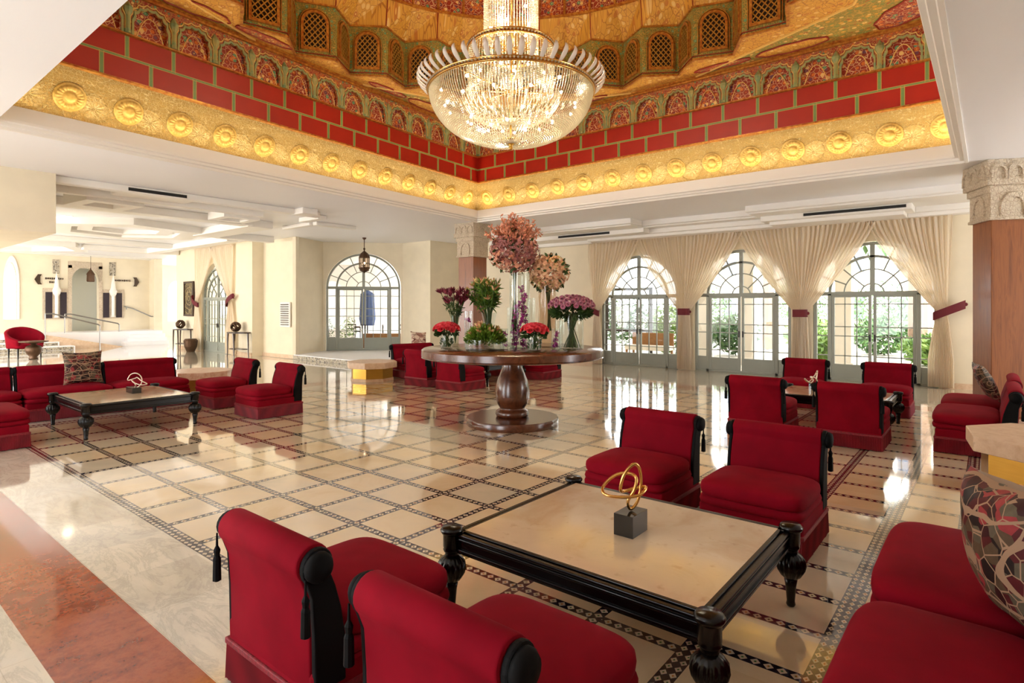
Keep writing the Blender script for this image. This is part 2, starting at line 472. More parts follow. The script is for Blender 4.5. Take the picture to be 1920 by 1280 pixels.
def voronoi_cell(nt, x, y, dx, dy, seed, ox=0.0, oy=0.0):
    """a random value for each rectangular slab"""
    c = nt.nodes.new('ShaderNodeCombineXYZ')
    nt.links.new(((x - ox) / dx).floor().v, c.inputs[0]); nt.links.new(((y - oy) / dy).floor().v, c.inputs[1]); c.inputs[2].default_value = seed
    w = nt.nodes.new('ShaderNodeTexWhiteNoise'); nt.links.new(c.outputs[0], w.inputs[0])
    return X(nt, w.outputs[0])
M['floor'] = floor_mat()

# -- painted and gilded woodwork under the dome (UV in metres along and up the wall)
def uvs(nt):
    t = nt.nodes.new('ShaderNodeTexCoord'); sp = nt.nodes.new('ShaderNodeSeparateXYZ'); nt.links.new(t.outputs['UV'], sp.inputs[0])
    return X(nt, sp.outputs[0]), X(nt, sp.outputs[1]), t.outputs['UV']
def gold_mat():
    m, nt, b = new_mat('gilded_plaster')
    u, v, uv = uvs(nt)
    du = ((u / 0.72).fract() - 0.5) * 0.72; dv = v - 0.40
    r = (du * du + dv * dv).sqrt(); th = dv.atan2(du)
    near = (r * -6.0 + 1.25).clamp()
    petals = ((th * 12).sin() * 0.5 + 0.5) * near
    ring = ((r - 0.19).abs() * -40 + 1.0).clamp()
    dome = (r * -11 + 1.0).clamp()
    vo = voronoi(nt, 19, uv, 'DISTANCE_TO_EDGE', 'Distance', 0.7); vo2 = voronoi(nt, 44, uv, 'DISTANCE_TO_EDGE')
    lines = (vo * -15 + 1.0).clamp() + (vo2 * -10 + 1.0).clamp() * 0.7
    h = lines * (1 - near * 0.7) * 0.45 + petals * 0.5 + ring * 0.6 + dome * 0.9
    nt.links.new(mixc(nt, (lines * 0.6 + petals * 0.4).clamp(), rgb(186, 148, 76), rgb(248, 230, 172)), b.inputs['Base Color'])
    b.inputs['Metallic'].default_value = 0.15; b.inputs['Roughness'].default_value = 0.42
    bump(nt, b, h, 0.8, 0.03)
    return m
M['gold_frieze'] = gold_mat()
def brick_mat():
    m, nt, b = new_mat('red_panel_band')
    u, v, uv = uvs(nt)
    row = v.gt(0.335)
    uu = u / 0.66 + 0.5 * (1 - row)
    e = ((uu.fract() - 0.5).abs() - 0.5).abs() * 0.66          # distance to upright strip
    ev = (v - 0.335).abs()
    g = e.lt(0.032).max(ev.lt(0.022))
    line = (e - 0.028).abs().lt(0.006).max((ev - 0.018).abs().lt(0.005)) * 1.0
    redc = mixc(nt, noise(nt, 3, uv), rgb(184, 34, 10), rgb(152, 22, 6))
    green = mixc(nt, noise(nt, 40, uv), rgb(92, 150, 92), rgb(140, 146, 84))
    c = mixc(nt, g, redc, green); c = mixc(nt, line * g, c, rgb(196, 160, 84))
    sh = (e - 0.05).lt(0) * 0.0
    nt.links.new(c, b.inputs['Base Color']); b.inputs['Roughness'].default_value = 0.45
    bump(nt, b, g, 0.6, 0.02)
    return m
M['brickband'] = brick_mat()
def painted(name, base, cols, scale=22, rough=0.5, coord='UV', edge=None, thr=0.04):
    """arabesque painting: a ground colour with small coloured florets and fine outlines"""
    m, nt, b = new_mat(name)
    t = nt.nodes.new('ShaderNodeTexCoord'); vec = t.outputs[coord]
    v1 = voronoi(nt, scale, vec, 'F1', 'Color'); v2 = voronoi(nt, scale, vec, 'DISTANCE_TO_EDGE'); v3 = voronoi(nt, scale, vec, 'F1', 'Distance')
    sp = nt.nodes.new('ShaderNodeSeparateXYZ'); nt.links.new(v1.v, sp.inputs[0]); pick = X(nt, sp.outputs[0])
    n = len(cols)
    florets = ramp(nt, pick, [(i / n, c) for i, c in enumerate(cols)], 'CONSTANT')
    c = mixc(nt, v3.lt(0.42), base, florets)
    c = mixc(nt, v3.lt(0.12), c, rgb(235, 205, 120))
    c = mixc(nt, v2.lt(thr), c, edge or rgb(190, 150, 70))
    big = noise(nt, scale * 0.18, vec)
    c = mixc(nt, (big - 0.55).clamp() * 2.0, c, base)
    nt.links.new(c, b.inputs['Base Color']); b.inputs['Roughness'].default_value = rough
    bump(nt, b, v2, 0.25, 0.01)
    return m
GREEN = rgb(128, 138, 74); GOLD = rgb(206, 152, 58); RED = rgb(150, 40, 20); CREAM = rgb(226, 190, 120); PURP = rgb(110, 60, 80); TEAL = rgb(96, 150, 112); ORNG = rgb(206, 108, 40)
M['p_green'] = painted('painted_green_gold', rgb(140, 128, 58), [GREEN, GOLD, rgb(166, 96, 40), GREEN, CREAM], 11)
M['p_gold'] = painted('painted_gold', rgb(214, 160, 66), [GOLD, CREAM, rgb(190, 120, 50), GOLD], 11, edge=rgb(176, 118, 48))
M['p_red'] = painted('painted_red_arabesque', rgb(148, 46, 26), [ORNG, PURP, RED, CREAM, ORNG, TEAL], 12, edge=rgb(220, 184, 140), thr=0.03)
M['p_spandrel'] = painted('painted_spandrel', rgb(158, 70, 52), [TEAL, ORNG, RED, CREAM], 20, coord='Object')
M['p_teal'] = simple('teal_gilt_paint', rgb(120, 152, 112), 0.5, c2=rgb(176, 158, 90), vscale=9)
M['p_window'] = painted('window_surround_paint', rgb(122, 112, 52), [GREEN, rgb(150, 120, 50), TEAL, GREEN], 16)
M['gilt'] = simple('gilt_moulding', rgb(212, 158, 70), 0.35, 0.5, c2=rgb(160, 80, 36), vscale=16)
M['gilt_plain'] = simple('gilded_relief', rgb(226, 190, 106), 0.42, 0.15, c2=rgb(186, 146, 66), vscale=14)
M['cream_line'] = simple('cream_gilt_line', rgb(228, 190, 110), 0.4)
M['redline'] = simple('red_line', rgb(140, 34, 16), 0.5)
M['dome_dark'] = simple('void_shade_paint', rgb(38, 20, 8), 0.8)  # dark colour on a flat plate stands in for shade behind the lattice
M['lattice'] = simple('gilded_lattice', rgb(206, 158, 72), 0.35, 0.6, var=0.2)
def stucco_mat():
    m, nt, b = new_mat('carved_stucco')
    v2 = voronoi(nt, 17, None, 'DISTANCE_TO_EDGE'); v3 = voronoi(nt, 40, None, 'DISTANCE_TO_EDGE'); v1 = voronoi(nt, 7, None, 'SMOOTH_F1')
    h = (v2 * 6).clamp() * 0.6 + (v3 * 5).clamp() * 0.4 + v1 * 0.5
    nt.links.new(mixc(nt, (h * 1.1).clamp(), rgb(186, 158, 128), rgb(228, 212, 188)), b.inputs['Base Color'])
    b.inputs['Roughness'].default_value = 0.75; bump(nt, b, h, 0.7, 0.03)
    return m
M['stucco'] = stucco_mat()
M['zellij'] = painted('zellige_riser', rgb(200, 190, 170), [rgb(110, 100, 90), rgb(150, 140, 120), rgb(90, 84, 80)], 14, coord='Object', edge=rgb(90, 84, 76))
def cushion_mat(name, base, cols, line, scale, coord='Object'):
    m, nt, b = new_mat(name)
    t = nt.nodes.new('ShaderNodeTexCoord'); vec = t.outputs[coord]
    v1 = voronoi(nt, scale, vec, 'F1', 'Color'); v2 = voronoi(nt, scale * 0.8, vec, 'DISTANCE_TO_EDGE')
    wv = nt.nodes.new('ShaderNodeTexWave'); wv.wave_type = 'RINGS'; wv.inputs['Scale'].default_value = scale * 0.35; wv.inputs['Distortion'].default_value = 3.0; wv.inputs['Detail'].default_value = 1
    nt.links.new(vec, wv.inputs[0])
    sp = nt.nodes.new('ShaderNodeSeparateXYZ'); nt.links.new(v1.v, sp.inputs[0])
    n = len(cols); c = ramp(nt, X(nt, sp.outputs[1]), [(i / n, q) for i, q in enumerate(cols)], 'CONSTANT')
    c = mixc(nt, noise(nt, scale * 2.2, vec) * 0.6, c, base)
    c = mixc(nt, X(nt, wv.outputs['Fac']).gt(0.93), c, line)
    c = mixc(nt, v2.lt(0.03), c, line)
    nt.links.new(c, b.inputs['Base Color']); b.inputs['Roughness'].default_value = 0.55
    b.inputs['Specular IOR Level'].default_value = 0.2
    bump(nt, b, noise(nt, 160, vec), 0.1, 0.003)
    return m
M['cushion'] = cushion_mat('patterned_cushion', rgb(52, 32, 28), [rgb(84, 20, 26), rgb(96, 88, 70), rgb(22, 18, 18), rgb(158, 52, 56), rgb(90, 72, 52), rgb(52, 16, 20)], rgb(150, 120, 96), 15)
M['cushion_pale'] = cushion_mat('pale_cushion', rgb(226, 206, 186), [rgb(226, 206, 186), rgb(150, 90, 80), rgb(230, 214, 196), rgb(200, 160, 140)], rgb(120, 80, 70), 10)
M['art'] = cushion_mat('bronze_relief', rgb(96, 84, 62), [rgb(70, 62, 46), rgb(120, 106, 78), rgb(54, 48, 38)], rgb(150, 132, 96), 5)
def leafy(name, a, c, sc=20):
    return simple(name, a, 0.5, c2=c, vscale=sc, spec=0.4)
M['leaf'] = leafy('leaf_green', rgb(60, 104, 34), rgb(120, 150, 50))
M['darkleaf'] = leafy('dark_leaf', rgb(38, 66, 30), rgb(74, 100, 44))
M['limeleaf'] = leafy('lime_leaf', rgb(130, 160, 50), rgb(96, 130, 40))
M['stem'] = leafy('flower_stem', rgb(84, 110, 48), rgb(52, 76, 30))
M['rose'] = leafy('rose_petal', rgb(226, 44, 74), rgb(238, 92, 100), 30)
M['mauve'] = leafy('mauve_petal', rgb(172, 96, 128), rgb(206, 140, 160), 30)
M['dusty'] = leafy('dusty_rose_petal', rgb(132, 70, 74), rgb(190, 122, 110), 16)
M['coral'] = leafy('coral_petal', rgb(212, 130, 96), rgb(232, 176, 148), 16)
M['peach'] = leafy('peach_petal', rgb(234, 200, 150), rgb(224, 156, 130), 14)
M['wine'] = leafy('wine_petal', rgb(96, 28, 48), rgb(150, 60, 80), 24)
M['magenta'] = leafy('magenta_orchid', rgb(150, 20, 120), rgb(190, 50, 150), 24)
M['lily'] = leafy('lily_petal', rgb(226, 150, 130), rgb(206, 196, 110), 20)
M['bark'] = simple('palm_bark', rgb(150, 122, 100), 0.85, var=0.4, vscale=14, bmp=0.4)
M['bush'] = leafy('garden_green', rgb(78, 120, 52), rgb(142, 172, 84), 5)
M['bush2'] = leafy('garden_dark_green', rgb(48, 84, 44), rgb(96, 128, 70), 5)
M['terrace'] = simple('terrace_stone', rgb(206, 196, 180), 0.8, var=0.12, vscale=2)
M['building'] = simple('white_render', rgb(236, 228, 220), 0.8, var=0.04)
M['bldwin'] = simple('building_window', rgb(96, 104, 118), 0.3)
M['wicker'] = simple('patio_wood', rgb(150, 104, 60), 0.6, var=0.3, vscale=30)
M['navycloth'] = simple('blue_parasol', rgb(70, 92, 140), 0.7)
M['dark_metal'] = simple('dark_metal', rgb(50, 46, 44), 0.4, 0.5)
M['far_dark'] = simple('dark_room_beyond', rgb(46, 34, 42), 0.6)
M['sign'] = simple('sign_metal', rgb(74, 58, 44), 0.4, 0.5)
M['awning'] = simple('pale_wall_panel', rgb(238, 242, 234), 0.6)

# ================================================================ the setting
def st(o): o['kind'] = 'structure'; return o
HC = 4.06   # ceiling of the hall

mb = MB()
for a, c in (((-4, -6), (15.76, 17.9)), ((-4, 17.9), (10.35, 26.2)), ((-4, 26.2), (20, 46))):
    mb.add([(a[0], a[1], 0), (c[0], a[1], 0), (c[0], c[1], 0), (a[0], c[1], 0)], [(0, 1, 2, 3)])
st(mb.build('floor', M['floor'], fix=False))

# opening of the painted well: the cornice outline, seen from above
OQ = [(1.60, 0.45), (11.68, 0.45), (11.66, 10.70), (1.60, 9.72)]
def quad(off):
    """the outline pushed outward by off"""
    n = 4; out = []
    for i in range(n):
        p0 = Vector(OQ[i - 1]); p1 = Vector(OQ[i]); p2 = Vector(OQ[(i + 1) % n])
        d1 = (p1 - p0).normalized(); d2 = (p2 - p1).normalized()
        n1 = Vector((d1.y, -d1.x)); n2 = Vector((d2.y, -d2.x))
        a = p1 + n1 * off; c = p1 + n2 * off
        det = d1.x * -d2.y + d2.x * d1.y
        t = ((c.x - a.x) * -d2.y + d2.x * (c.y - a.y)) / det
        out.append(a + d1 * t)
    return out
def frustum(mb, profile, sides=(0, 1, 2, 3), dens=1):
    """sweeps (offset, z) points round the opening, UV in metres"""
    for s in sides:
        L0 = 0.0; run = 0.0
        for (o0, z0), (o1, z1) in zip(profile[:-1], profile[1:]):
            a0 = quad(o0); a1 = quad(o1)
            p, q = a0[s], a0[(s + 1) % 4]; p1, q1 = a1[s], a1[(s + 1) % 4]
            far = q if s in (0, 1) else p
            d = (q - p).normalized()
            ref = Vector(OQ[(s + 1) % 4]) if s in (0,) else Vector(OQ[2]) if s in (1, 2) else Vector(OQ[3])
            U = lambda w: abs((w - ref).dot(d))
            h = math.hypot(o1 - o0, z1 - z0)
            mb.add([(p.x, p.y, z0), (q.x, q.y, z0), (q1.x, q1.y, z1), (p1.x, p1.y, z1)], [(0, 1, 2, 3)],
                   [((U(p), run), (U(q), run), (U(q1), run + h), (U(p1), run + h))])
            run += h
    return mb

mb = MB()
X0, X1, Y0, Y1 = -4, 21, -6, 46
q = quad(0.17)
n0 = quad(0.0); q[0] = Vector((n0[0].x, q[0].y)); q[3] = Vector((n0[3].x, q[3].y))
out = [(X0, Y0), (X1, Y0), (X1, Y1), (X0, Y1)]
for z, fl in ((HC, 1), (HC + 0.25, 0)):
    V = [(p[0], p[1], z) for p in out] + [(p.x, p.y, z) for p in q]
    F = [(i, (i + 1) % 4, 4 + (i + 1) % 4, 4 + i) for i in range(4)]
    mb.add(V, F)
st(mb.build('ceiling', M['ceiling'], fix=False))
mb = MB()
frustum(mb, [(0.18, HC + 0.03), (0.18, 4.035), (0.14, 4.035), (0.125, 4.07), (0.07, 4.075), (0.055, 4.11), (0.01, 4.12), (0.0, 4.15), (0.0, 4.33), (0.06, 4.33), (0.06, 4.26), (0.42, 4.26)], sides=(0, 1, 2))
frustum(mb, [(0.0, 4.06), (0.0, 4.33), (0.06, 4.33), (0.06, 4.26), (0.42, 4.26)], sides=(3,))
st(mb.build('trim_1', M['trimwhite']))
mb = MB()
frustum(mb, [(0.42, 4.24), (0.40, 4.38), (0.34, 4.56), (0.26, 4.72), (0.17, 4.88), (0.08, 5.0), (0.05, 5.06)])
GOLDF = st(mb.build('trim_2', M['gold_frieze']))
# embossed rosettes along the gilded cove
rz_ = MB(); V = []; F = []; NR, NA_ = 9, 60
PR = [(0.0, 0.05), (0.05, 0.055), (0.075, 0.035), (0.09, 0.015), (0.10, 0.030), (0.14, 0.034), (0.17, 0.026), (0.18, 0.008), (0.195, 0.014), (0.205, 0.0)]
for i, (r_, h_) in enumerate(PR):
    for k_ in range(NA_):
        a_ = 2 * PI * k_ / NA_; w_ = 1 + (0.35 * math.cos(20 * a_) if 4 <= i <= 6 else 0)
        V.append((r_ * math.cos(a_), -h_ * w_, r_ * math.sin(a_)))
for i in range(len(PR) - 1):
    for k_ in range(NA_): F.append((i * NA_ + k_, i * NA_ + (k_ + 1) % NA_, (i + 1) * NA_ + (k_ + 1) % NA_, (i + 1) * NA_ + k_))
rz_.add(V, F); ROS = None
for s in range(4):
    a = quad(0.262); p = a[s]; qn = a[(s + 1) % 4]; d = (qn - p).normalized(); Ls = (qn - p).length; n_ = int(Ls / 0.73); nrm = Vector((-d.y, d.x))
    for j in range(n_):
        c = p + d * (Ls * (j + 0.5) / n_)
        if ROS is None: ROS = rz_.build('rosette', M['gilt_plain'], GOLDF, smooth=True); o = ROS
        else: o = ROS.copy(); COL.objects.link(o); o.parent = GOLDF; KIDS[GOLDF.name].append(o)
        o.location = (c.x, c.y, 4.70); o.rotation_euler = (math.radians(28), 0, math.atan2(-nrm.x, nrm.y) + PI)
        o.rotation_euler = (math.radians(28), 0, math.atan2(d.y, d.x) + PI)
mb = MB()
frustum(mb, [(0.06, 5.05), (-0.01, 5.06), (-0.01, 5.085), (0.03, 5.10)])
st(mb.build('trim_3', M['gilt']))
mb = MB()
frustum(mb, [(0.04, 5.09), (0.04, 5.76)])
st(mb.build('trim_4', M['brickband']))
mb = MB()
frustum(mb, [(0.04, 5.75), (-0.01, 5.76), (-0.01, 5.785), (0.04, 5.79)])
st(mb.build('trim_5', M['gilt']))
mb = MB()
frustum(mb, [(0.07, 5.78), (0.07, 6.36)])
st(mb.build('trim_6', M['p_red']))

# scalloped arcade in front of the painted panels: one plate per side with lobed openings
def lobed(w, h0, h1, n=7):
    """outline of a scalloped arch, from right foot over the top to left foot"""
    pts = []
    K = 42
    for i in range(K + 1):
        t = PI * i / K
        lob = 1 - 0.10 * abs(math.sin(n * t / 1.0))
        x = w / 2 * math.cos(t) * lob; y = h0 + (h1 - h0) * (math.sin(t) ** 0.85) * lob
        pts.append((x, y))
    return pts
def arcade(side):
    a = quad(0.05); p = a[side]; qn = a[(side + 1) % 4]
    ref = {0: Vector(OQ[1]), 1: Vector(OQ[2]), 2: Vector(OQ[2]), 3: Vector(OQ[3])}[side]
    d = (qn - p).normalized(); L = (qn - p).length
    if side in (0, 1): org = qn; dd = -d
    else: org = p; dd = d
    nrm = Vector((-d.y, d.x, 0))                    # into the room
    U = Vector((dd.x, dd.y, 0)); V = Vector((0, 0, 1))
    off = (org - ref).dot(dd)
    plate = MB(); rim = MB(); post = MB(); inn = MB()
    k = 0; pitch = 0.66
    K = int(L / pitch) + 2
    for k in range(K):
        u0 = -off + k * pitch; c = u0 + pitch / 2
        if c + pitch / 2 > L + 0.4 or c < -0.3: continue
        O = Vector((org.x, org.y, 5.78)) + U * c
        arch = [(pitch * 0.37, 0.0)] + lobed(0.49, 0.19, 0.45) + [(-pitch * 0.37, 0.0)]
        arch[0] = (0.245, 0.0); arch[-1] = (-0.245, 0.0)
        n = len(arch)
        hp = pitch / 2
        outer = []
        for i, (x, y) in enumerate(arch):
            if i == 0: outer.append((hp, 0.0))
            elif i == n - 1: outer.append((-hp, 0.0))
            else:
                s = (i - 1) / (n - 3)
                if s < 0.25: outer.append((hp, 0.58 * s / 0.25))
                elif s <= 0.75: outer.append((hp - (s - 0.25) / 0.5 * pitch, 0.58))
                else: outer.append((-hp, 0.58 * (1 - s) / 0.25))
        plate.ring(arch, outer, O, U, V, nrm, 0.05)
        r2 = [(x * 1.12, y * 1.0 + (0.035 if y > 0.1 else 0)) for x, y in arch]
        rim.ring(arch, r2, O + nrm * 0.05, U, V, nrm, 0.02)
        r3 = [(x * 1.19, y + (0.06 if y > 0.1 else 0)) for x, y in arch]
        r4 = [(x * 1.23, y + (0.075 if y > 0.1 else 0)) for x, y in arch]
        inn.ring(r3, r4, O + nrm * 0.05, U, V, nrm, 0.02)
        # inner ogee tracery
        og = []
        for i in range(25):
            t = i / 24; w = 0.15 * (math.sin(PI * min(1, t * 1.0)) ** 0.7) * (1 - t * 0.15); og.append((0.19 * (1 - t) ** 0.5 * (1 if t < 1 else 0), 0.02 + 0.32 * t))
        og2 = [(-x, y) for x, y in reversed(og)]
        pts = [O + nrm * 0.02 + U * x + V * y for x, y in og + og2]
        inn.tube(pts, 0.008, 4)
        # green colonnette between arches
        Op = Vector((org.x, org.y, 5.78)) + U * u0 + nrm * 0.05
        post.lathe([(0.055, 0), (0.055, 0.05), (0.04, 0.06), (0.04, 0.26), (0.07, 0.33), (0.075, 0.38), (0.0, 0.50)], Op, 8)
    return plate, rim, post, inn
for s in range(4):
    pl, ri, po, inn = arcade(s)
    b = st(pl.build('trim_%d' % (7 + s), M['p_spandrel']))
    if ri.v: ri.build('arch_rim', M['p_teal'], b)
    if inn.v: inn.build('arch_tracery', M['cream_line'], b)
    if po.v: po.build('colonnette_row', M['p_teal'], b)['kind'] = 'stuff'
mb = MB()
frustum(mb, [(0.07, 6.34), (-0.04, 6.35), (-0.04, 6.38), (-0.09, 6.39), (-0.09, 6.43), (-0.03, 6.44)])
st(mb.build('trim_11', M['gilt']))

# stepped drum with lattice windows
DC = Vector((6.64, 5.36)); RO, RI = 4.72, 4.28; ZB, ZT = 6.42, 7.42
def ppt(R, ang, z=0): return Vector((DC.x + R * math.cos(ang), DC.y + R * math.sin(ang), z))
ZIG = [(RO if k % 2 == 0 else RI, YAW - k * PI / 24) for k in range(48)]
drum = MB()
for k in range(48):
    a = ppt(*ZIG[k]); c = ppt(*ZIG[(k + 1) % 48]); w = (c - a).length
    drum.add([(a.x, a.y, ZB), (c.x, c.y, ZB), (c.x, c.y, ZT), (a.x, a.y, ZT)], [(0, 1, 2, 3)], [((k, 0), (k + w, 0), (k + w, 1), (k, 1))])
st(drum.build('wall_drum', M['p_window']))
# soffit between square and drum, with the octagonal gilt line
def squ(ang):
    qd = quad(-0.02); d = Vector((math.cos(ang), math.sin(ang))); best = 99
    for i in range(4):
        p = qd[i]; e = qd[(i + 1) % 4] - p; det = d.x * -e.y + e.x * d.y
        if abs(det) < 1e-9: continue
        t = ((p.x - DC.x) * -e.y + e.x * (p.y - DC.y)) / det; u = (d.x * (p.y - DC.y) - d.y * (p.x - DC.x)) / det
        if t > 0 and -1e-6 <= u <= 1 + 1e-6: best = min(best, t)
    return best
def octr(ang):
    a = (ang % (PI / 4)) - PI / 8
    return 4.86 / math.cos(a)
inner = MB(); outer = MB(); line = MB()
NA = 192
def zr(i):
    k = i * 48 / NA; k0 = int(k) % 48; f = k - int(k)
    p = ppt(*ZIG[k0]).lerp(ppt(*ZIG[(k0 + 1) % 48]), f); return p
for i in range(NA):
    a0 = YAW - 2 * PI * i / NA; a1 = YAW - 2 * PI * (i + 1) / NA
    z0, z1 = zr(i), zr(i + 1)
    r0, r1 = min(octr(a0), squ(a0) - 0.02), min(octr(a1), squ(a1) - 0.02)
    o0, o1 = ppt(r0, a0), ppt(r1, a1); s0, s1 = ppt(squ(a0), a0), ppt(squ(a1), a1)
    P = [(z0.x, z0.y, ZB), (z1.x, z1.y, ZB), (o1.x, o1.y, ZB), (o0.x, o0.y, ZB)]
    inner.add(P, [(0, 1, 2, 3)], [tuple((p[0], p[1]) for p in P)])
    P = [(o0.x, o0.y, ZB), (o1.x, o1.y, ZB), (s1.x, s1.y, ZB), (s0.x, s0.y, ZB)]
    outer.add(P, [(0, 1, 2, 3)], [tuple((p[0], p[1]) for p in P)])
    line.bar((o0.x, o0.y, ZB - 0.015), (o1.x, o1.y, ZB - 0.015), 0.035, 0.03)
st(inner.build('trim_12', M['p_gold'])); st(outer.build('trim_13', M['p_green'])); st(line.build('trim_14', M['cream_line']))
# corner cartouches painted on the green soffit
for ci in range(4):
    cq = quad(-0.05)[ci]; d = (Vector((cq.x, cq.y)) - DC).normalized(); t = Vector((-d.y, d.x))
    parts = []
    for tt, ln, wd, mat in ((0.0, 0.62, 0.34, 'p_red'), (1.0, 0.62, 0.2, 'p_gold'), (-1.0, 0.62, 0.2, 'p_gold'), (2.0, 0.55, 0.11, 'p_spandrel'), (-2.0, 0.55, 0.11, 'p_spandrel')):
        # the cartouches follow the two walls that meet at the corner
        if tt == 0: c = Vector((cq.x, cq.y)) - d * 0.72; ax = t
        else:
            e = (quad(-0.05)[(ci + (1 if tt > 0 else -1)) % 4] - cq).normalized()
            c = Vector((cq.x, cq.y)) + Vector(e) * (0.85 + 1.25 * abs(tt)) - d * 0.25; ax = Vector((e.x, e.y))
            nn = Vector((-ax.y, ax.x)); nn = nn if nn.dot(-d) > 0 else -nn; c = c + nn * 0.08
        nr = Vector((-ax.y, ax.x)); K = 48
        ol = [(ln * math.cos(2 * PI * k / K) * (1 - 0.05 * abs(math.sin(9 * PI * k / K))), wd * math.sin(2 * PI * k / K) * (1 - 0.12 * abs(math.sin(9 * PI * k / K)))) for k in range(K)]
        pl = MB(); P = [(c.x + ax.x * x + nr.x * y, c.y + ax.y * x + nr.y * y, ZB - 0.012) for x, y in ol]
        pl.add(P, [tuple(range(K))], [tuple((x, y) for x, y in ol)])
        o = st(pl.build('trim_%d' % (30 + ci * 5 + int(tt) % 5), M[mat]))
        r = MB(); r.tube([(p[0], p[1], ZB - 0.015) for p in P], 0.014, 6, closed=True); r.build('outline', M['redline'], o)
# base and top mouldings of the drum, upper facets, upper drum and dome
mold = MB(); red = MB()
for zz, mbx, rr, ex in ((ZB + 0.0, mold, 0.03, 0), (ZB + 0.06, red, 0.012, 0), (ZT, mold, 0.025, 0)):
    pts = [ppt(R - 0.02, a, zz) for R, a in ZIG]
    for i in range(48): mbx.bar(pts[i], pts[(i + 1) % 48], rr * 1.6, rr * 1.2)
up = MB(); NU = 48; RU = 4.2; ZU = 7.98
UP = [ppt(RU / math.cos(((k * PI / 24) % (PI / 4)) - PI / 8) * math.cos(PI / 8) if False else RU, YAW - k * PI / 24, ZU) for k in range(48)]
for k in range(48):
    a = ppt(*ZIG[k], ZT); c = ppt(*ZIG[(k + 1) % 48], ZT); d2 = UP[(k + 1) % 48]; e = UP[k]
    up.add([a, c, d2, e], [(0, 1, 2, 3)], [((a.x, a.y), (c.x, c.y), (d2.x, d2.y), (e.x, e.y))])
    if k % 2 == 1: red.tube([a, UP[k]], 0.012, 5)
st(up.build('trim_15', M['p_gold']))
ud = MB()
for k in range(48):
    a, c = UP[k], UP[(k + 1) % 48]; w = (c - a).length
    ud.add([a, c, (c.x, c.y, 9.1), (a.x, a.y, 9.1)], [(0, 1, 2, 3)], [((k * w, 0), (k * w + w, 0), (k * w + w, 1.1), (k * w, 1.1))])
    mold.bar(a, c, 0.06, 0.05)
    red_p = [(a.x, a.y, 8.02), (a.x, a.y, 9.1)]
    mold.bar(*[ (ppt(RU - 0.02, YAW - k * PI / 24, z)) for z in (8.0, 9.1)], 0.05, 0.03)
st(ud.build('wall_upper_drum', M['p_red']))
st(mold.build('trim_16', M['gilt'])); st(red.build('trim_17', M['redline']))
dm = MB()
dm.grid(lambda u, v: ppt(RU * math.cos(v * PI / 2 * 0.999), -2 * PI * u, 9.1 + 2.6 * math.sin(v * PI / 2)), 32, 10, True)
st(dm.build('ceiling_dome', M['p_gold'], smooth=True))

def arch_pts(w, z0, zs, h, n=24):
    """outline from right foot over the arch to left foot"""
    return [(w / 2, z0)] + [(w / 2 * math.cos(PI * i / n), zs + h * math.sin(PI * i / n)) for i in range(n + 1)] + [(-w / 2, z0)]
fr = MB(); fr.ring(arch_pts(0.40, 0.17, 0.62, 0.20), arch_pts(0.50, 0.12, 0.62, 0.25), (0, 0.004, 0), (1, 0, 0), (0, 0, 1), (0, 1, 0), 0.05)
fr.box((0, 0.03, 0.145), (0.5, 0.05, 0.05))
fr.ring(arch_pts(0.54, 0.10, 0.62, 0.27), arch_pts(0.57, 0.09, 0.62, 0.285), (0, 0.004, 0), (1, 0, 0), (0, 0, 1), (0, 1, 0), 0.03)
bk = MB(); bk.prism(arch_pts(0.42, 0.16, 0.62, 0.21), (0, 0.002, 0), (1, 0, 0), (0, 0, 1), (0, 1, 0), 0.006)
lt = MB()
def inside(x, z):
    if abs(x) > 0.2 or z < 0.17: return False
    return z < 0.62 or (x / 0.2) ** 2 + ((z - 0.62) / 0.2) ** 2 < 1
for sgn in (1, -1):
    for c in [0.115 * j for j in range(-9, 15)]:
        run = []
        for i in range(61):
            x = -0.22 + 0.44 * i / 60; z = c + sgn * x * 1.15
            if inside(x, z): run.append((x, z))
        if len(run) > 3:
            (xa, za), (xb, zb) = run[0], run[-1]
            lt.bar((xa, 0.03, za), (xb, 0.03, zb), 0.015, 0.018)
for i in range(5):
    for j in range(0):
        x = (i - 2) * 0.074 * 1.0; z = 0.21 + j * 0.085
        if inside(x, z): lt.add([(x + 0.022 * math.cos(a * PI / 4), 0.042, z + 0.022 * math.sin(a * PI / 4)) for a in range(8)], [tuple(range(8))])
for k in range(48):
    a = ppt(*ZIG[k], ZB); c = ppt(*ZIG[(k + 1) % 48], ZB); mid = (a + c) / 2
    d = (c - a).normalized(); ctr = Vector((DC.x, DC.y, ZB)) - mid
    nrm = Vector((-d.y, d.x, 0)); flip = nrm.dot(ctr) < 0
    rz = math.atan2(-d.y if flip else d.y, -d.x if flip else d.x)
    if k == 0:
        W0 = fr.build('window_1', M['gilt'])
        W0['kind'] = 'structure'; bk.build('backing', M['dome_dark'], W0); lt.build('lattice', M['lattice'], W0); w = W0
    else:
        w = copy_tree(W0); w.name = 'window_%d' % (k + 1)
    w.location = mid; w.rotation_euler = (0, 0, rz)

# cove light lying on the ledge behind the cornice
for s, nm in enumerate(('near the camera', 'on the curtain side', 'on the far left side', 'on the side hall side')):
    a = quad(0.11); b2 = quad(0.19); p, q2 = a[s], a[(s + 1) % 4]; p1, q1 = b2[s], b2[(s + 1) % 4]
    mb = MB(); mb.add([(p.x, p.y, 4.285), (q2.x, q2.y, 4.285), (q1.x, q1.y, 4.285), (p1.x, p1.y, 4.285)], [(0, 1, 2, 3)])
    sides = ['near edge', 'right-hand edge', 'far edge', 'left edge']
    tag(mb.build('cove_light', M['cove']), 'warm light strip hidden on the ledge behind the white cornice, %s of the opening' % ['right-hand edge', 'far edge', 'left edge', 'near edge'][s], 'light')

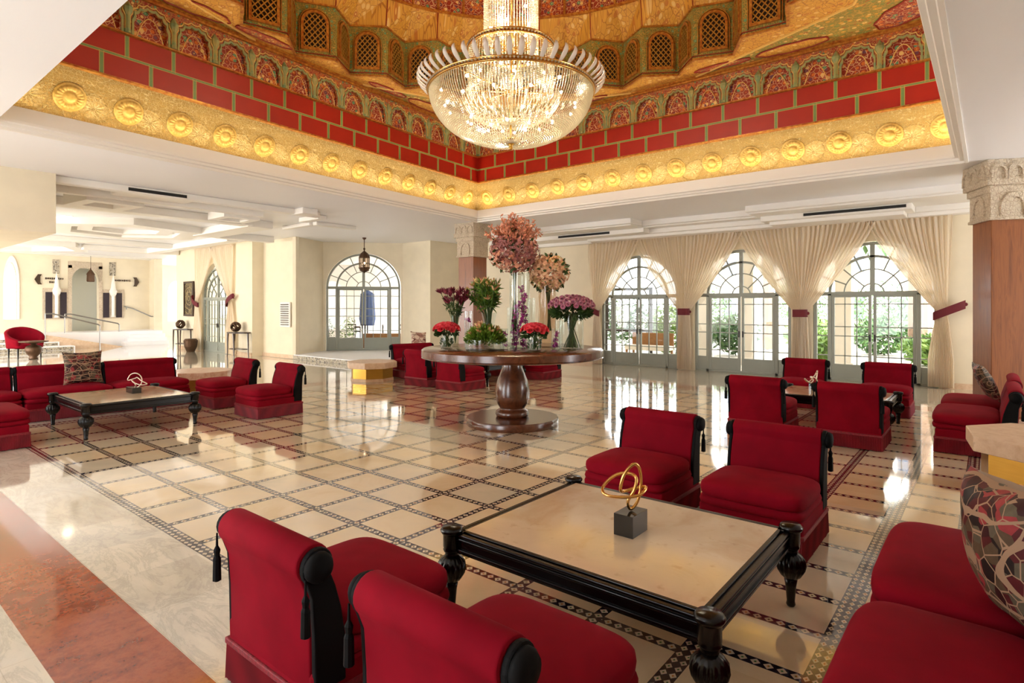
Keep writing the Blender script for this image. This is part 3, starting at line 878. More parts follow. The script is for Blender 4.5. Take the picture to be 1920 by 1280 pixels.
# walls ------------------------------------------------------------------------------
def wall(name, p, q, z0, z1, th, openings=(), mat='plaster', lean=0):
    """wall from p to q; thickness goes to the right of p->q; openings = (distance from p, width, foot z, spring z, arch height)"""
    p = Vector((*p, 0)); q = Vector((*q, 0)); d = (q - p).normalized(); L = (q - p).length; n = Vector((d.y, -d.x, 0)) ; up = Vector((0, 0, 1))
    mb = MB(); cur = 0
    for (c, w, zf, zs, h) in sorted(openings):
        a, b2 = c - w / 2, c + w / 2
        mb.prism([(cur, z0), (a, z0), (a, z1), (cur, z1)], p, d, up, n, th)
        if zf > z0: mb.prism([(a, z0), (b2, z0), (b2, zf), (a, zf)], p, d, up, n, th)
        K = 24
        ar = [(c + w / 2 * math.cos(PI * i / K), zs + h * math.sin(PI * i / K)) for i in range(K + 1)]
        tp = [(c + w / 2 * math.cos(PI * i / K), z1) for i in range(K + 1)]
        mb.ring(ar, tp, p, d, up, n, th)
        cur = b2
    mb.prism([(cur, z0), (L, z0), (L, z1), (cur, z1)], p, d, up, n, th)
    return st(mb.build(name, M[mat]))

# wall with the three curtained french doors
WX = 15.6
wall('wall_right', (WX, 15.3), (WX, -6), 0, HC, 0.0001 + 0.22, [], ) if False else None
DY = (7.98, 5.05, 2.10); DW = 2.46
def wall_x(name, x, ya, yb, th, ops, z0=0, z1=HC):
    return wall(name, (x, ya), (x, yb), z0, z1, -th, [(abs(ya - c), w, zf, zs, h) for c, w, zf, zs, h in ops])
wall_x('wall_right', WX, 15.35, -6.0, 0.22, [(c, DW, 0, 2.05, 1.2) for c in DY])
wall('wall_alcove_right', (14.145, 15.24), (15.8, 15.24), 0, HC, -0.12)
wall('wall_alcove_far', (14.15, 16.72), (14.15, 15.25), 0, HC, -0.12)
dA = Vector((12.02, 18.55)); dB = Vector((14.16, 16.70)); dL = (dB - dA).length
wall('wall_door', dA, dB, 0, HC, -0.2, [(dL / 2, 2.66, 0.15, 2.42, 1.26)])
wall('wall_alcove_left', (10.545, 17.85), (12.12, 18.60), 0, HC, -0.12)
wall('wall_louvre', (10.55, 20.0), (10.55, 17.86), 0, HC, -0.12)
wall('wall_jog', (10.148, 19.99), (10.67, 19.99), 0, HC, -0.12)
wall('wall_left', (10.15, 26.2), (10.15, 20.0), 0, HC, -0.2, [(3.42, 2.46, 0, 2.05, 1.35)])
wall('wall_end', (10.35, 26.2), (10.15, 26.2), 0, HC, 0.2)
# unseen walls behind and beside the camera, openings shaped for the light they admit
wall('wall_unseen_back', (-4, -6), (-4, 46), 0, HC, -0.3, [(9.5, 2.6, 0, 2.4, 1.2), (15.5, 2.6, 0, 2.4, 1.2), (24, 2.6, 0, 2.4, 1.2), (31, 2.6, 0, 2.4, 1.2)])
wall('wall_unseen_side', (15.8, -6), (-4, -6), 0, HC, -0.3, [(4.0, 2.4, 0, 2.2, 1.2)])
# low baseboards and shallow wall panels
for i, (a, c) in enumerate([((WX, 15.3), (WX, 9.3)), ((WX, 0.8), (WX, -6)), ((10.55, 20.0), (10.55, 17.86)), ((10.15, 26.2), (10.15, 24.1)), ((10.15, 21.45), (10.15, 20.0)), ((14.15, 16.7), (14.15, 15.25))]):
    mb = MB(); mb.box(((a[0] - 0.02), (a[1] + c[1]) / 2, 0.06), (0.03, abs(a[1] - c[1]), 0.12)); st(mb.build('baseboard_%d' % (i + 1), M['pinkstone']))

# stone platform in front of the arched door, with its patterned riser
plat = MB(); plat.prism([(10.5, 17.9), (10.5, 13.2), (15.6, 13.2), (15.6, 15.3), (14.2, 15.3), (14.2, 16.7), (12.05, 18.6), (10.55, 17.9)], (0, 0, 0), (1, 0, 0), (0, 1, 0), (0, 0, 1), 0.15)
P0 = st(plat.build('floor_platform', M['ceiling']))
rs = MB(); rs.box((10.485, 15.5, 0.065), (0.03, 4.8, 0.12)); rs.build('riser', M['zellij'], P0)

# far hall -----------------------------------------------------------------------------
YH = 32.0
wall('wall_far', (-4, YH), (11.3, YH), 0, 4.3, -0.3, [(4 + 8.44, 1.04, 0.62, 2.9, 0.62), (4 + 5.82, 0.42, 1.2, 2.7, 0.9)] + [])
wall('wall_far_return', (11.3, YH + 4), (11.3, YH), 0, 4.3, -0.25)
wall('wall_far_back', (9, 36), (20, 36), 0, 4.3, -0.3, [(4.9, 1.0, 0.9, 2.6, 0.6), (3.0, 1.0, 0, 2.6, 0.6)])
st(MB().box((11.25, 31.7, 2.15), (0.35, 0.6, 4.3)).build('column_far', M['plaster']))
# pale niche behind the central arch, lit doorway beyond
mb = MB(); mb.box((8.44, YH + 0.9, 2.1), (3.4, 0.1, 4.2)); st(mb.build('wall_niche', M['awning']))
# steps and ramp up to the far landing
mb = MB()
mb.box2((-4, 30.2, 0), (11.0, 32.0, 0.62)); st(mb.build('floor_landing', M['ceiling']))
for i in range(3):
    w = MB(); w.box2((-4, 28.6 + i * 0.5, 0.0), (7.2 - i * 0.4, 30.2, 0.16 * (i + 1))); o = st(w.build('floor_step_%d' % (i + 1), M['ceiling']))
    r = MB(); r.box2((-4, 28.59 + i * 0.5, 0.16 * i + 0.01), (7.15 - i * 0.4, 28.61 + i * 0.5, 0.16 * (i + 1) - 0.03)); r.build('riser', M['zellij'], o)
    w = MB(); w.box2((9.3 + i * 0.15, 29.6 + i * 0.2, 0.0), (11.05, 30.25, 0.16 * (i + 1))); st(w.build('floor_step_%d' % (i + 4), M['ceiling']))
rp = MB(); rp.prism([(6.3, 0.62), (6.3, 0), (9.1, 0)], (0, 30.2, 0), (1, 0, 0), (0, 0, 1), (0, -1, 0), 1.0)
st(rp.build('floor_ramp', M['pinkstone']))

# dropped ceilings and mouldings along the right-hand wall
def soffit(name, boxes, mat='trimwhite'):
    mb = MB()
    for a, c in boxes: mb.box2(a, c)
    return st(mb.build(name, M[mat], bevel=0.02))
soffit('trim_50', [((13.9, -6, 3.92), (15.6, 4.4, 4.1)), ((14.5, 4.4, 3.92), (15.6, 7.3, 4.1)), ((13.85, 7.3, 3.92), (15.6, 12.9, 4.1))])
soffit('trim_51', [((14.0, -6, 3.88), (15.6, 4.35, 3.93)), ((14.62, 4.35, 3.88), (15.6, 7.35, 3.93)), ((13.95, 7.35, 3.88), (15.6, 12.9, 3.93))])
soffit('trim_52', [((14.55, 1.25, 3.76), (15.6, 4.25, 3.89)), ((14.95, 4.25, 3.76), (15.6, 7.3, 3.89)), ((14.6, 7.3, 3.76), (15.6, 12.9, 3.89)), ((15.2, -6, 3.76), (15.6, 1.25, 3.89))])
soffit('trim_53', [((14.75, 1.4, 3.68), (15.6, 4.1, 3.77)), ((15.1, 4.1, 3.68), (15.6, 9.4, 3.77)), ((15.35, 9.4, 3.66), (15.6, 12.9, 3.77)), ((15.3, -6, 3.68), (15.6, 1.4, 3.77))])
# left ceiling: step, beams, coffers, bulkhead
mb = MB(); mb.box2((-4, 12.62, 3.02), (2.9, 17.6, HC)); st(mb.build('wall_bulkhead', M['plaster']))
soffit('trim_54', [((2.9, 12.75, 3.93), (8.2, 12.95, HC)), ((2.9, 13.6, 3.9), (7.2, 13.75, HC)), ((4.0, 12.95, 3.97), (5.4, 13.6, HC))])
soffit('trim_55', [((2.9, 15.1, 3.88), (7.7, 15.5, HC)), ((7.6, 15.2, 3.86), (8.3, 18.6, HC)), ((8.3, 18.4, 3.86), (10.1, 18.7, HC)), ((7.5, 12.4, 3.92), (7.9, 12.9, HC)), ((8.35, 13.1, 3.95), (8.6, 14.0, HC))])
soffit('trim_56', [((6.8, 26.0, 3.86), (10.1, 26.3, HC)), ((8.9, 19.2, 3.86), (9.3, 26.0, HC)), ((2.9, 23.5, 3.9), (8.9, 23.9, HC)), ((9.0, 14.2, 3.96), (10.3, 14.4, HC)), ((8.9, 14.4, 3.96), (9.1, 15.8, HC))])
def coffer(name, cx, cy, r, n, rot, z, wdt, hgt):
    a = [(r * math.cos(rot + 2 * PI * k / n), r * math.sin(rot + 2 * PI * k / n)) for k in range(n + 1)]
    b2 = [(x * (1 - wdt), y * (1 - wdt)) for x, y in a]
    mb = MB(); mb.ring(b2, a, (cx, cy, z), (1, 0, 0), (0, 1, 0), (0, 0, 1), hgt)
    return st(mb.build(name, M['trimwhite']))
coffer('trim_57', 6.1, 19.4, 2.1, 6, 0.3, 3.88, 0.3, 0.18)
coffer('trim_58', 6.1, 19.4, 1.3, 6, 0.3, 3.94, 0.3, 0.12)
coffer('trim_59', 4.1, 14.3, 0.75, 4, 0.9, 3.84, 0.45, 0.22)
coffer('trim_60', 5.2, 27.5, 2.2, 6, 0.1, 3.9, 0.2, 0.16)
coffer('trim_61', 6.9, 14.5, 0.62, 4, 0.78, 3.88, 0.4, 0.18)
soffit('trim_62', [((-4, YH - 0.25, 4.0), (11.3, YH, 4.08)), ((-4, YH - 0.6, 4.03), (11.3, YH - 0.25, 4.08))])

# columns --------------------------------------------------------------------------------
def column(name, c, rz, w, wcap):
    mb = MB(); mb.box((0, 0, 1.56), (w, w, 3.12))
    o = mb.build(name, M['column_wood'], bevel=0.01); o['kind'] = 'structure'; o.location = (c[0], c[1], 0); o.rotation_euler = (0, 0, rz)
    cap = MB(); cap.box((0, 0, 3.14), (w + 0.1, w + 0.1, 0.05)); cap.box((0, 0, 3.38), (w + 0.06, w + 0.06, 0.45))
    # carved scalloped bracket stepping out to the ceiling
    for i, (ww, z0, z1) in enumerate(((w + 0.12, 3.55, 3.66), (w + 0.2, 3.66, 3.78), (wcap, 3.78, HC))):
        cap.box((0, 0, (z0 + z1) / 2), (ww, ww, z1 - z0))
    cap.build('capital', M['stucco'], o, bevel=0.012)
    dec = MB()
    for s in range(4):
        R3 = Matrix.Rotation(s * PI / 2, 3, 'Z'); nn = R3 @ Vector((0, -1, 0)); uu = R3 @ Vector((1, 0, 0)); vv = Vector((0, 0, 1))
        O = nn * (w / 2 + 0.03)
        dec.ring([(x * 0.8, z) for x, z in arch_pts(w * 0.62, 3.18, 3.3, 0.18)], arch_pts(w * 0.62, 3.18, 3.3, 0.24), O, uu, vv, nn, 0.025)
        for j in range(3):
            cx = (j - 1) * wcap * 0.3
            lob = [(cx + x, z) for x, z in arch_pts(wcap * 0.22, 3.74, 3.84, 0.1)]; lob2 = [(cx + x, z) for x, z in arch_pts(wcap * 0.29, 3.74, 3.84, 0.15)]
            dec.ring(lob, lob2, nn * (wcap / 2), uu, vv, nn, 0.03)
    dec.build('carving', M['stucco'], o)
    return o
column('column_left', (12.1, 11.3), 0.02, 0.56, 0.72)
column('column_right', (12.385, -0.14), math.radians(26), 0.56, 0.76)

# ================================================================ french doors, curtains, fittings
def french_door(name, width, z0, zt, harch, label_parts, bottom=0.38, rows=(0.585, 1.05, 1.27, 1.80), thick=0.08):
    """arched glazed door set in local coordinates: x across, z up, y the wall normal; origin on the floor at the middle"""
    root = empty(name); root['kind'] = 'structure'
    U, V, W = (1, 0, 0), (0, 0, 1), (0, 1, 0); hw = width / 2; f = MB()
    k = harch / hw
    def arc(r, n=28): return [(r * math.cos(PI * i / n), zt + r * k * math.sin(PI * i / n)) for i in range(n + 1)]
    f.ring([(hw - 0.07, z0)] + arc(hw - 0.07) + [(-hw + 0.07, z0)], [(hw, z0)] + arc(hw) + [(-hw, z0)], (0, -thick / 2, 0), U, V, W, thick)
    f.ring(arc(hw * 0.72 - 0.03), arc(hw * 0.72 + 0.03), (0, -0.035, 0), U, V, W, 0.07)
    f.ring(arc(hw * 0.47 - 0.015), arc(hw * 0.47 + 0.015), (0, -0.02, 0), U, V, W, 0.04)
    f.ring(arc(hw * 0.19 - 0.015), arc(hw * 0.19 + 0.015), (0, -0.02, 0), U, V, W, 0.04)
    def rad(a, r0, r1, w):
        f.bar((r0 * math.cos(a), 0, zt + r0 * k * math.sin(a)), (r1 * math.cos(a), 0, zt + r1 * k * math.sin(a)), 0.04, w)
    for a in (PI / 4, 3 * PI / 4): rad(a, hw * 0.19, hw * 0.47, 0.03)
    for i in (1, 2, 3, 5, 6, 7): rad(PI * i / 8, hw * 0.47, hw * 0.72, 0.03)
    for i in (1, 2, 3, 4, 5, 6, 7): rad(PI * i / 8, hw * 0.72, hw - 0.05, 0.03)
    f.box((0, 0, zt), (width - 0.05, thick, 0.09)); f.box((0, 0, zt + hw * k * 0.5), (0.10, 0.07, hw * k))
    f.box((0, 0, z0 + 0.03), (width - 0.05, thick, 0.06))
    px = hw * 0.72
    for sx in (-1, 1): f.box((sx * px, 0, (z0 + zt) / 2), (0.08, thick, zt - z0))
    f.build('door_frame', M['grey_frame'], root, bevel=0.006)
    for sx in (-1, 1):
        lf = MB(); x0, x1 = 0.02, px - 0.045; ctr = (x0 + x1) / 2
        for xx in (x0 + 0.03, x1 - 0.03): lf.box((sx * xx, 0.0, (z0 + zt) / 2), (0.06, 0.055, zt - z0 - 0.1))
        lf.box((sx * ctr, 0, (z0 + 0.06 + bottom) / 2), (x1 - x0, 0.035, bottom - z0 - 0.06)); lf.box((sx * ctr, 0, bottom - 0.02), (x1 - x0, 0.06, 0.05)); lf.box((sx * ctr, 0, zt - 0.06), (x1 - x0, 0.055, 0.06))
        for xx in (x0 + (x1 - x0) * 0.36, x0 + (x1 - x0) * 0.66): lf.box((sx * xx, 0, (bottom + zt) / 2), (0.022, 0.035, zt - bottom))
        for zz in rows: lf.box((sx * ctr, 0, zz), (x1 - x0, 0.035, 0.024))
        leaf = lf.build('door_leaf', M['grey_frame'], root)
        h = MB(); h.box((sx * (x0 + 0.03), -0.045, 1.02), (0.03, 0.02, 0.16)); h.tube([(sx * (x0 + 0.03), -0.05, 1.06), (sx * (x0 + 0.03), -0.09, 1.06), (sx * (x0 + 0.13), -0.09, 1.06)], 0.009, 6)
        h.build('door_handle', M['dark_metal'], leaf)
        g = MB(); g.box((sx * ctr, 0, (bottom + zt) / 2), (x1 - x0, 0.006, zt - bottom)); g.build('glass_pane', M['pane'], leaf)
        sd = MB(); a, c = px + 0.04, hw - 0.06; m = (a + c) / 2
        sd.box((sx * m, 0, (z0 + 0.06 + bottom) / 2), (c - a, 0.035, bottom - z0 - 0.06)); sd.box((sx * m, 0, bottom), (c - a, 0.05, 0.05))
        for zz in rows: sd.box((sx * m, 0, zz), (c - a, 0.035, 0.024))
        s2 = sd.build('side_light', M['grey_frame'], root)
        g = MB(); g.box((sx * m, 0, (bottom + zt) / 2), (c - a, 0.006, zt - bottom)); g.build('glass_pane', M['pane'], s2)
    g = MB(); g.prism(arc(hw - 0.05, 24), (0, -0.003, 0), U, V, W, 0.006); g.build('fanlight_pane', M['pane'], root)
    return root
D1 = french_door('door_1', DW - 0.02, 0.0, 2.05, 1.18, None)
D1.location = (WX + 0.08, DY[0], 0); D1.rotation_euler = (0, 0, -PI / 2)
for i in (1, 2):
    d = copy_tree(D1); d.name = 'door_%d' % (i + 1); d.location = (WX + 0.08, DY[i], 0)
d = copy_tree(D1); d.name = 'door_4'; d.location = (10.25, 22.78, 0)
D5 = french_door('door_5', 2.62, 0.15, 2.42, 1.24, None, bottom=0.60, rows=(0.86, 1.39, 1.67, 2.12))
mid = (dA + dB) / 2; D5.location = (mid.x + 0.05, mid.y + 0.06, 0); D5.rotation_euler = (0, 0, math.atan2(dB.y - dA.y, dB.x - dA.x))

# curtains -------------------------------------------------------------------------------
rnd = random.Random(4)
def curtain(label, yc, sgn, x=WX - 0.12, ytop_out=None, ytie=None, ztop=3.72, ztie=1.62, peak=0.12, wt=0.17, wf=0.42, pleats=15, group=None):
    """one panel hung from yc (over the middle of the door) out to ytop_out, gathered at ytie"""
    r = random.Random(hash(label) % 999 if False else len(label) * 7 + int(yc * 10))
    ph = [r.uniform(-0.5, 0.5) for _ in range(8)]
    yin = yc - sgn * peak
    def fn(u, v):
        z = ztop * (1 - v) + 0.02 * v
        yt = ytop_out + (yin - ytop_out) * u
        tie = ytie + sgn * (-1) * (u - 0.5) * wt
        if z > ztie:
            s = (ztop - z) / (ztop - ztie)
            g = s ** (1.22 + 0.25 * (1 - u)); y = yt + (tie - yt) * g; squeeze = 1 - 0.86 * s ** 1.4
        else:
            s = (ztie - z) / ztie; fl = ytie - sgn * (u - 0.5) * wf - sgn * 0.02
            g = min(1, s * 1.6) ** 0.8; y = tie + (fl - tie) * g; squeeze = 0.25 + 0.5 * g
        a = 2 * PI * pleats * u + ph[0] * math.sin(3 * v + 2 * u)
        amp = 0.04 * (0.35 + 0.65 * squeeze)
        dx = amp * math.sin(a) + 0.018 * math.sin(2.3 * a + 4 * v) * squeeze
        belly = 0.10 * math.exp(-((z - ztie) / 0.25) ** 2)
        return Vector((x + dx - belly * math.sin(PI * u) * 0.6, y + 0.006 * math.sin(a * 2), z))
    root = empty('curtain', (x, ytie, 0)); 
    mb = MB(); mb.grid(fn, pleats * 9, 60)
    mb.v = [(p[0] - x, p[1] - ytie, p[2]) for p in mb.v]
    mb.build('curtain_panel', M['sheer'], root, smooth=True, fix=False)
    hd = MB(); hd.box((0, (ytop_out + yin) / 2 - ytie, ztop - 0.02), (0.05, abs(ytop_out - yin), 0.05)); hd.build('heading_tape', M['sheer'], root)
    tag(root, label, 'curtain', group)
    return root
GRP = 'sheer cream curtains of the garden doors'
ties = [9.30, 6.52, 3.58, 0.80]
tops = [(9.62, 6.50), (6.50, 3.58), (3.58, 0.62)]
names = [('sheer cream curtain left of the garden door nearest the wooden pillar with flowers, tied back', 'sheer cream curtain right of the garden door behind the mauve flowers, tied back'),
         ('sheer cream curtain on the left of the middle garden door, gathered in a maroon tie', 'sheer cream curtain on the right of the middle garden door, gathered in a maroon tie'),
         ('sheer cream curtain on the left of the right-hand garden door, gathered in a maroon tie', 'sheer cream curtain beside the plain wall and right-hand pillar, tied back high')]
for i in range(3):
    yl, yr = tops[i]
    tl = ties[i] - (0.0 if i == 0 else 0.07); tr = ties[i + 1] + (0.0 if i == 2 else 0.07)
    curtain(names[i][0], DY[i], 1, ytop_out=yl, ytie=tl, group=None, wf=0.22 if i else 0.34)
    curtain(names[i][1], DY[i], -1, ytop_out=yr, ytie=tr, group=None, wf=0.22 if i < 2 else 0.46)
LX = 10.03
curtain('cream curtain on the left of the side door beyond the red sofa', 22.85, 1, x=LX, ytop_out=24.38, ytie=24.15, ztop=3.98, ztie=1.95, peak=0.1, wf=0.7, pleats=10)
curtain('cream curtain on the right of the side door beyond the red sofa', 22.85, -1, x=LX, ytop_out=21.2, ytie=21.35, ztop=3.98, ztie=1.95, peak=0.1, wf=0.7, pleats=10)
def tieback(label, x, y, z, dy, dz, w=0.3):
    """a band round the gathered cloth, one end hooked to the wall"""
    root = empty('curtain_tieback', (x, y, z)); mb = MB()
    K = 20; P = []; HB = 0.09
    for i in range(K + 1):
        a = -PI * 0.15 + PI * 1.3 * i / K
        P.append((-0.02 - 0.10 * math.sin(a), (w / 2) * math.cos(a), dz * math.cos(a) * (1 if dy >= 0 else -1) * 0.5))
    V = []; F = []
    for p in P:
        V += [(p[0], p[1], p[2] - HB), (p[0], p[1], p[2] + HB), (p[0] + 0.012, p[1], p[2] + HB), (p[0] + 0.012, p[1], p[2] - HB)]
    for i in range(K):
        for j in range(4): F.append((4 * i + j, 4 * i + (j + 1) % 4, 4 * i + 4 + (j + 1) % 4, 4 * i + 4 + j))
    mb.add(V, F); mb.build('band', M['maroon'], root, smooth=False)
    kn = MB(); kn.sphere((0.0, math.copysign(w / 2, dy), dz * 0.5), 0.04, 10, 6); kn.build('hook', M['maroon'], root)
    tag(root, label, 'curtain tieback')
tieback('maroon tieback at wall end of the curtains, slanting above the mauve flowers', WX - 0.15, 9.40, 1.64, 1, 0.22, 0.42)
tieback('maroon tieback gathering the curtains between the left and middle garden doors', WX - 0.15, ties[1], 1.60, -1, 0.0, 0.34)
tieback('maroon tieback gathering the curtains between the middle and right-hand garden doors', WX - 0.15, ties[2], 1.58, -1, 0.0, 0.34)
tieback('maroon tieback slanting up to the plain wall near the right-hand pillar', WX - 0.15, 0.68, 1.66, -1, 0.26, 0.56)
tieback('maroon tieback on the curtain beside the framed relief', LX - 0.03, 24.2, 1.95, 1, 0.3, 0.5)
tieback('maroon tieback on the curtain beside the bare wall and console table', LX - 0.03, 21.3, 1.97, -1, 0.3, 0.5)

# air slots, louvre, downlights, lantern, signs --------------------------------------------
def slot(label, a, c):
    mb = MB(); mb.box2(a, c); tag(mb.build('air_vent', M['black_slot']), label, 'air vent')
slot('black linear air slot in the ceiling drop left of centre, above the peach flowers', (14.585, 8.35, 3.80), (14.61, 10.1, 3.86))
slot('long black linear air slot in the ceiling drop above the right-hand garden door', (14.535, 1.35, 3.80), (14.56, 3.3, 3.86))
slot('black linear air slot in the left ceiling beside the plaster bulkhead', (4.05, 12.74, 3.96), (5.1, 12.755, 4.02))
lv = MB(); lv.box((0, 0, 0), (0.05, 0.62, 0.84)); L = lv.build('louvre_grille', M['trimwhite'], loc=(10.50, 18.42, 1.47), bevel=0.01)
tag(L, 'white louvred wall grille beside the arched door', 'grille')
sl = MB()
for i in range(10): sl.box((-0.035, 0, -0.34 + i * 0.075), (0.03, 0.48, 0.03), M=Matrix.Rotation(0.5, 3, 'Y'))
sl.build('slats', M['steel'], L)
for (x, y, lb) in ((4.44, 18.3, 'round recessed downlight next to the plaster bulkhead on the left'), (8.19, 17.9, 'round recessed downlight in the left ceiling towards the side door curtain')):
    r = empty('downlight', (x, y, HC)); a = MB(); a.lathe([(0.13, -0.012), (0.13, 0.0), (0.10, 0.0), (0.10, -0.012)], n=20, cap=False); a.build('rim', M['trimwhite'], r)
    a = MB(); a.cyl((0, 0, -0.01), 0.10, 0.008, 20); a.build('lens', M['downlight'], r); tag(r, lb, 'downlight')
# moroccan lantern in front of the arched door
lan = empty('lantern', (12.15, 16.32, 0))
z0 = 2.72
a = MB(); a.lathe([(0.0, 4.06), (0.07, 4.055), (0.06, 4.02), (0.015, 3.98), (0.012, 3.72), (0.03, 3.70), (0.04, 3.67), (0.015, 3.63)], n=14, cap=False); a.build('ceiling_rod', M['bronze'], lan)
a = MB(); a.lathe([(0.015, 3.64), (0.03, 3.60), (0.06, 3.58), (0.13, 3.52), (0.17, 3.45), (0.185, 3.40), (0.19, 3.38)], n=8, cap=False); a.build('dome_cap', M['bronze'], lan)
a = MB()
for k in range(8):
    an = 2 * PI * k / 8; a.bar((0.165 * math.cos(an), 0.165 * math.sin(an), 3.05), (0.175 * math.cos(an), 0.175 * math.sin(an), 3.39), 0.014)
a.build('cage', M['bronze'], lan)
a = MB(); a.lathe([(0.16, 3.05), (0.17, 3.39)], n=8, cap=False); a.build('glass_panel', M['amberglass'], lan)
a = MB(); a.lathe([(0.19, 3.06), (0.19, 3.03), (0.15, 2.98), (0.16, 2.95), (0.05, 2.90), (0.0, 2.86)], n=8, cap=False); a.build('base', M['bronze'], lan)
a = MB(); a.sphere((0, 0, 3.2), 0.035); a.build('bulb', M['downlight'], lan)
tag(lan, 'bronze moroccan lantern hanging in front of the arched glass door', 'lantern')

# far hall fittings
l2 = empty('lantern', (8.55, YH - 0.35, 0))
a = MB(); a.lathe([(0.0, 3.55), (0.03, 3.42), (0.10, 3.32), (0.16, 3.22), (0.17, 3.18)], n=8, cap=False); a.build('dome_cap', M['bronze'], l2)
a = MB(); a.lathe([(0.15, 3.18), (0.16, 2.9), (0.14, 2.86), (0.0, 2.85)], n=8, cap=False); a.build('body', M['bronze'], l2)
a = MB(); a.tube([(0, 0, 3.5), (0, 0, HC)], 0.008, 5); a.build('chain', M['bronze'], l2)
tag(l2, 'small dark lantern hanging in the white arch of the far hall', 'lantern')
def arched_relief(name, x, z0, zs, h, w, mat, y=YH - 0.02, d=0.05):
    mb = MB(); mb.ring(arch_pts(w, z0, zs, h), arch_pts(w * 1.25, z0, zs, h * 1.25 + 0.05), (x, y, 0), (1, 0, 0), (0, 0, 1), (0, -1, 0), d)
    return st(mb.build(name, M[mat]))
arched_relief('trim_70', 8.44, 0.62, 2.9, 0.62, 1.04, 'stucco')
mb = MB(); mb.box((8.44, YH - 0.02, 3.62), (1.3, 0.04, 0.3)); mb.box((7.86, YH - 0.02, 3.1), (0.14, 0.04, 1.0)); mb.box((9.02, YH - 0.02, 3.1), (0.14, 0.04, 1.0)); st(mb.build('trim_71', M['stucco']))
for i, x in enumerate((7.35, 9.5)):
    nx = 72 + i * 3
    mb = MB(); mb.box((x, YH - 0.02, 1.86), (0.95, 0.04, 1.36)); o = st(mb.build('trim_%d' % nx, M['stucco']))
    w = MB()
    for dx in (-0.26, 0.26): w.box((x + dx, YH - 0.045, 1.8), (0.24, 0.02, 1.15))
    w.build('dark_opening', M['far_dark'], o)
    c = MB(); c.lathe([(0.09, 1.25), (0.09, 1.3), (0.065, 1.33), (0.065, 2.2), (0.13, 2.3), (0.16, 2.45), (0.10, 2.6), (0.07, 2.9), (0.02, 3.15), (0.0, 3.3)], (x, YH - 0.12, 0), 12); c.build('colonnette', M['trimwhite'], o)
    c = MB(); c.box((x, YH - 0.02, 3.5), (0.24, 0.03, 0.62)); c.build('pierced_panel', M['zellij'], o)
arched_relief('trim_80', 5.82, 1.2, 2.7, 0.9, 0.42, 'trimwhite')
for i, (x, s, words) in enumerate(((6.75, 1, ('RECEPTION', 'SPA')), (10.45, -1, ('HALL', '')))):
    r = empty('direction_sign', (x, YH - 0.03, 2.92)); a = MB()
    pts = [(-0.16, 0), (-0.04, 0.22), (0.1, 0.22), (0.04, 0.12), (0.04, -0.12), (0.1, -0.22), (-0.04, -0.22)]
    if s < 0: pts = [(-p[0], p[1]) for p in pts]
    a.prism(pts, (0, 0, 0), (1, 0, 0), (0, 0, 1), (0, -1, 0), 0.03); a.build('arrow_plate', M['sign'], r)
    a = MB()
    for row in range(2 if s > 0 else 1):
        L = 9 if row == 0 else 4
        for j in range(L): a.box((s * (0.24 + j * 0.075) if row == 0 else s * (0.38 + j * 0.075), -0.01, 0.05 - row * 0.16), (0.045, 0.02, 0.07 + 0.02 * ((j * 7) % 3 == 0)))
    a.build('lettering', M['sign'], r)
    tag(r, 'dark arrow sign pointing %s with lettering on the far cream wall' % ('left' if s > 0 else 'right'), 'sign')
# ramp handrails
def rail(label, pts, posts):
    r = empty('handrail', pts[0]); o = Vector(pts[0])
    a = MB(); a.tube([Vector(p) - o for p in pts], 0.028, 8); a.build('rail', M['steel'], r)
    for p0, z1 in posts:
        a = MB(); a.tube([Vector(p0) - o, Vector((p0[0], p0[1], z1)) - o], 0.024, 8); a.build('post', M['steel'], r)
    tag(r, label, 'handrail')
rail('slim steel handrail on the near side of the ramp', [(6.35, 29.15, 1.45), (6.6, 29.15, 1.45), (8.15, 29.15, 0.98), (8.2, 29.15, 0.92)], [((6.35, 29.15, 0.45), 1.45), ((8.2, 29.15, 0.0), 0.95)])
rail('slim steel handrail on the far side of the ramp', [(7.25, 30.25, 1.42), (7.45, 30.25, 1.42), (9.2, 30.25, 0.98), (9.25, 30.25, 0.92)], [((7.25, 30.25, 0.6), 1.42), ((9.25, 30.25, 0.0), 0.95)])
rail('bronze wall handrail by the far right-hand steps', [(9.95, YH - 0.1, 1.75), (10.3, YH - 0.1, 1.65), (11.0, YH - 0.45, 1.25), (11.15, YH - 0.45, 1.25)], [((10.05, YH - 0.1, 1.6), 1.75)])

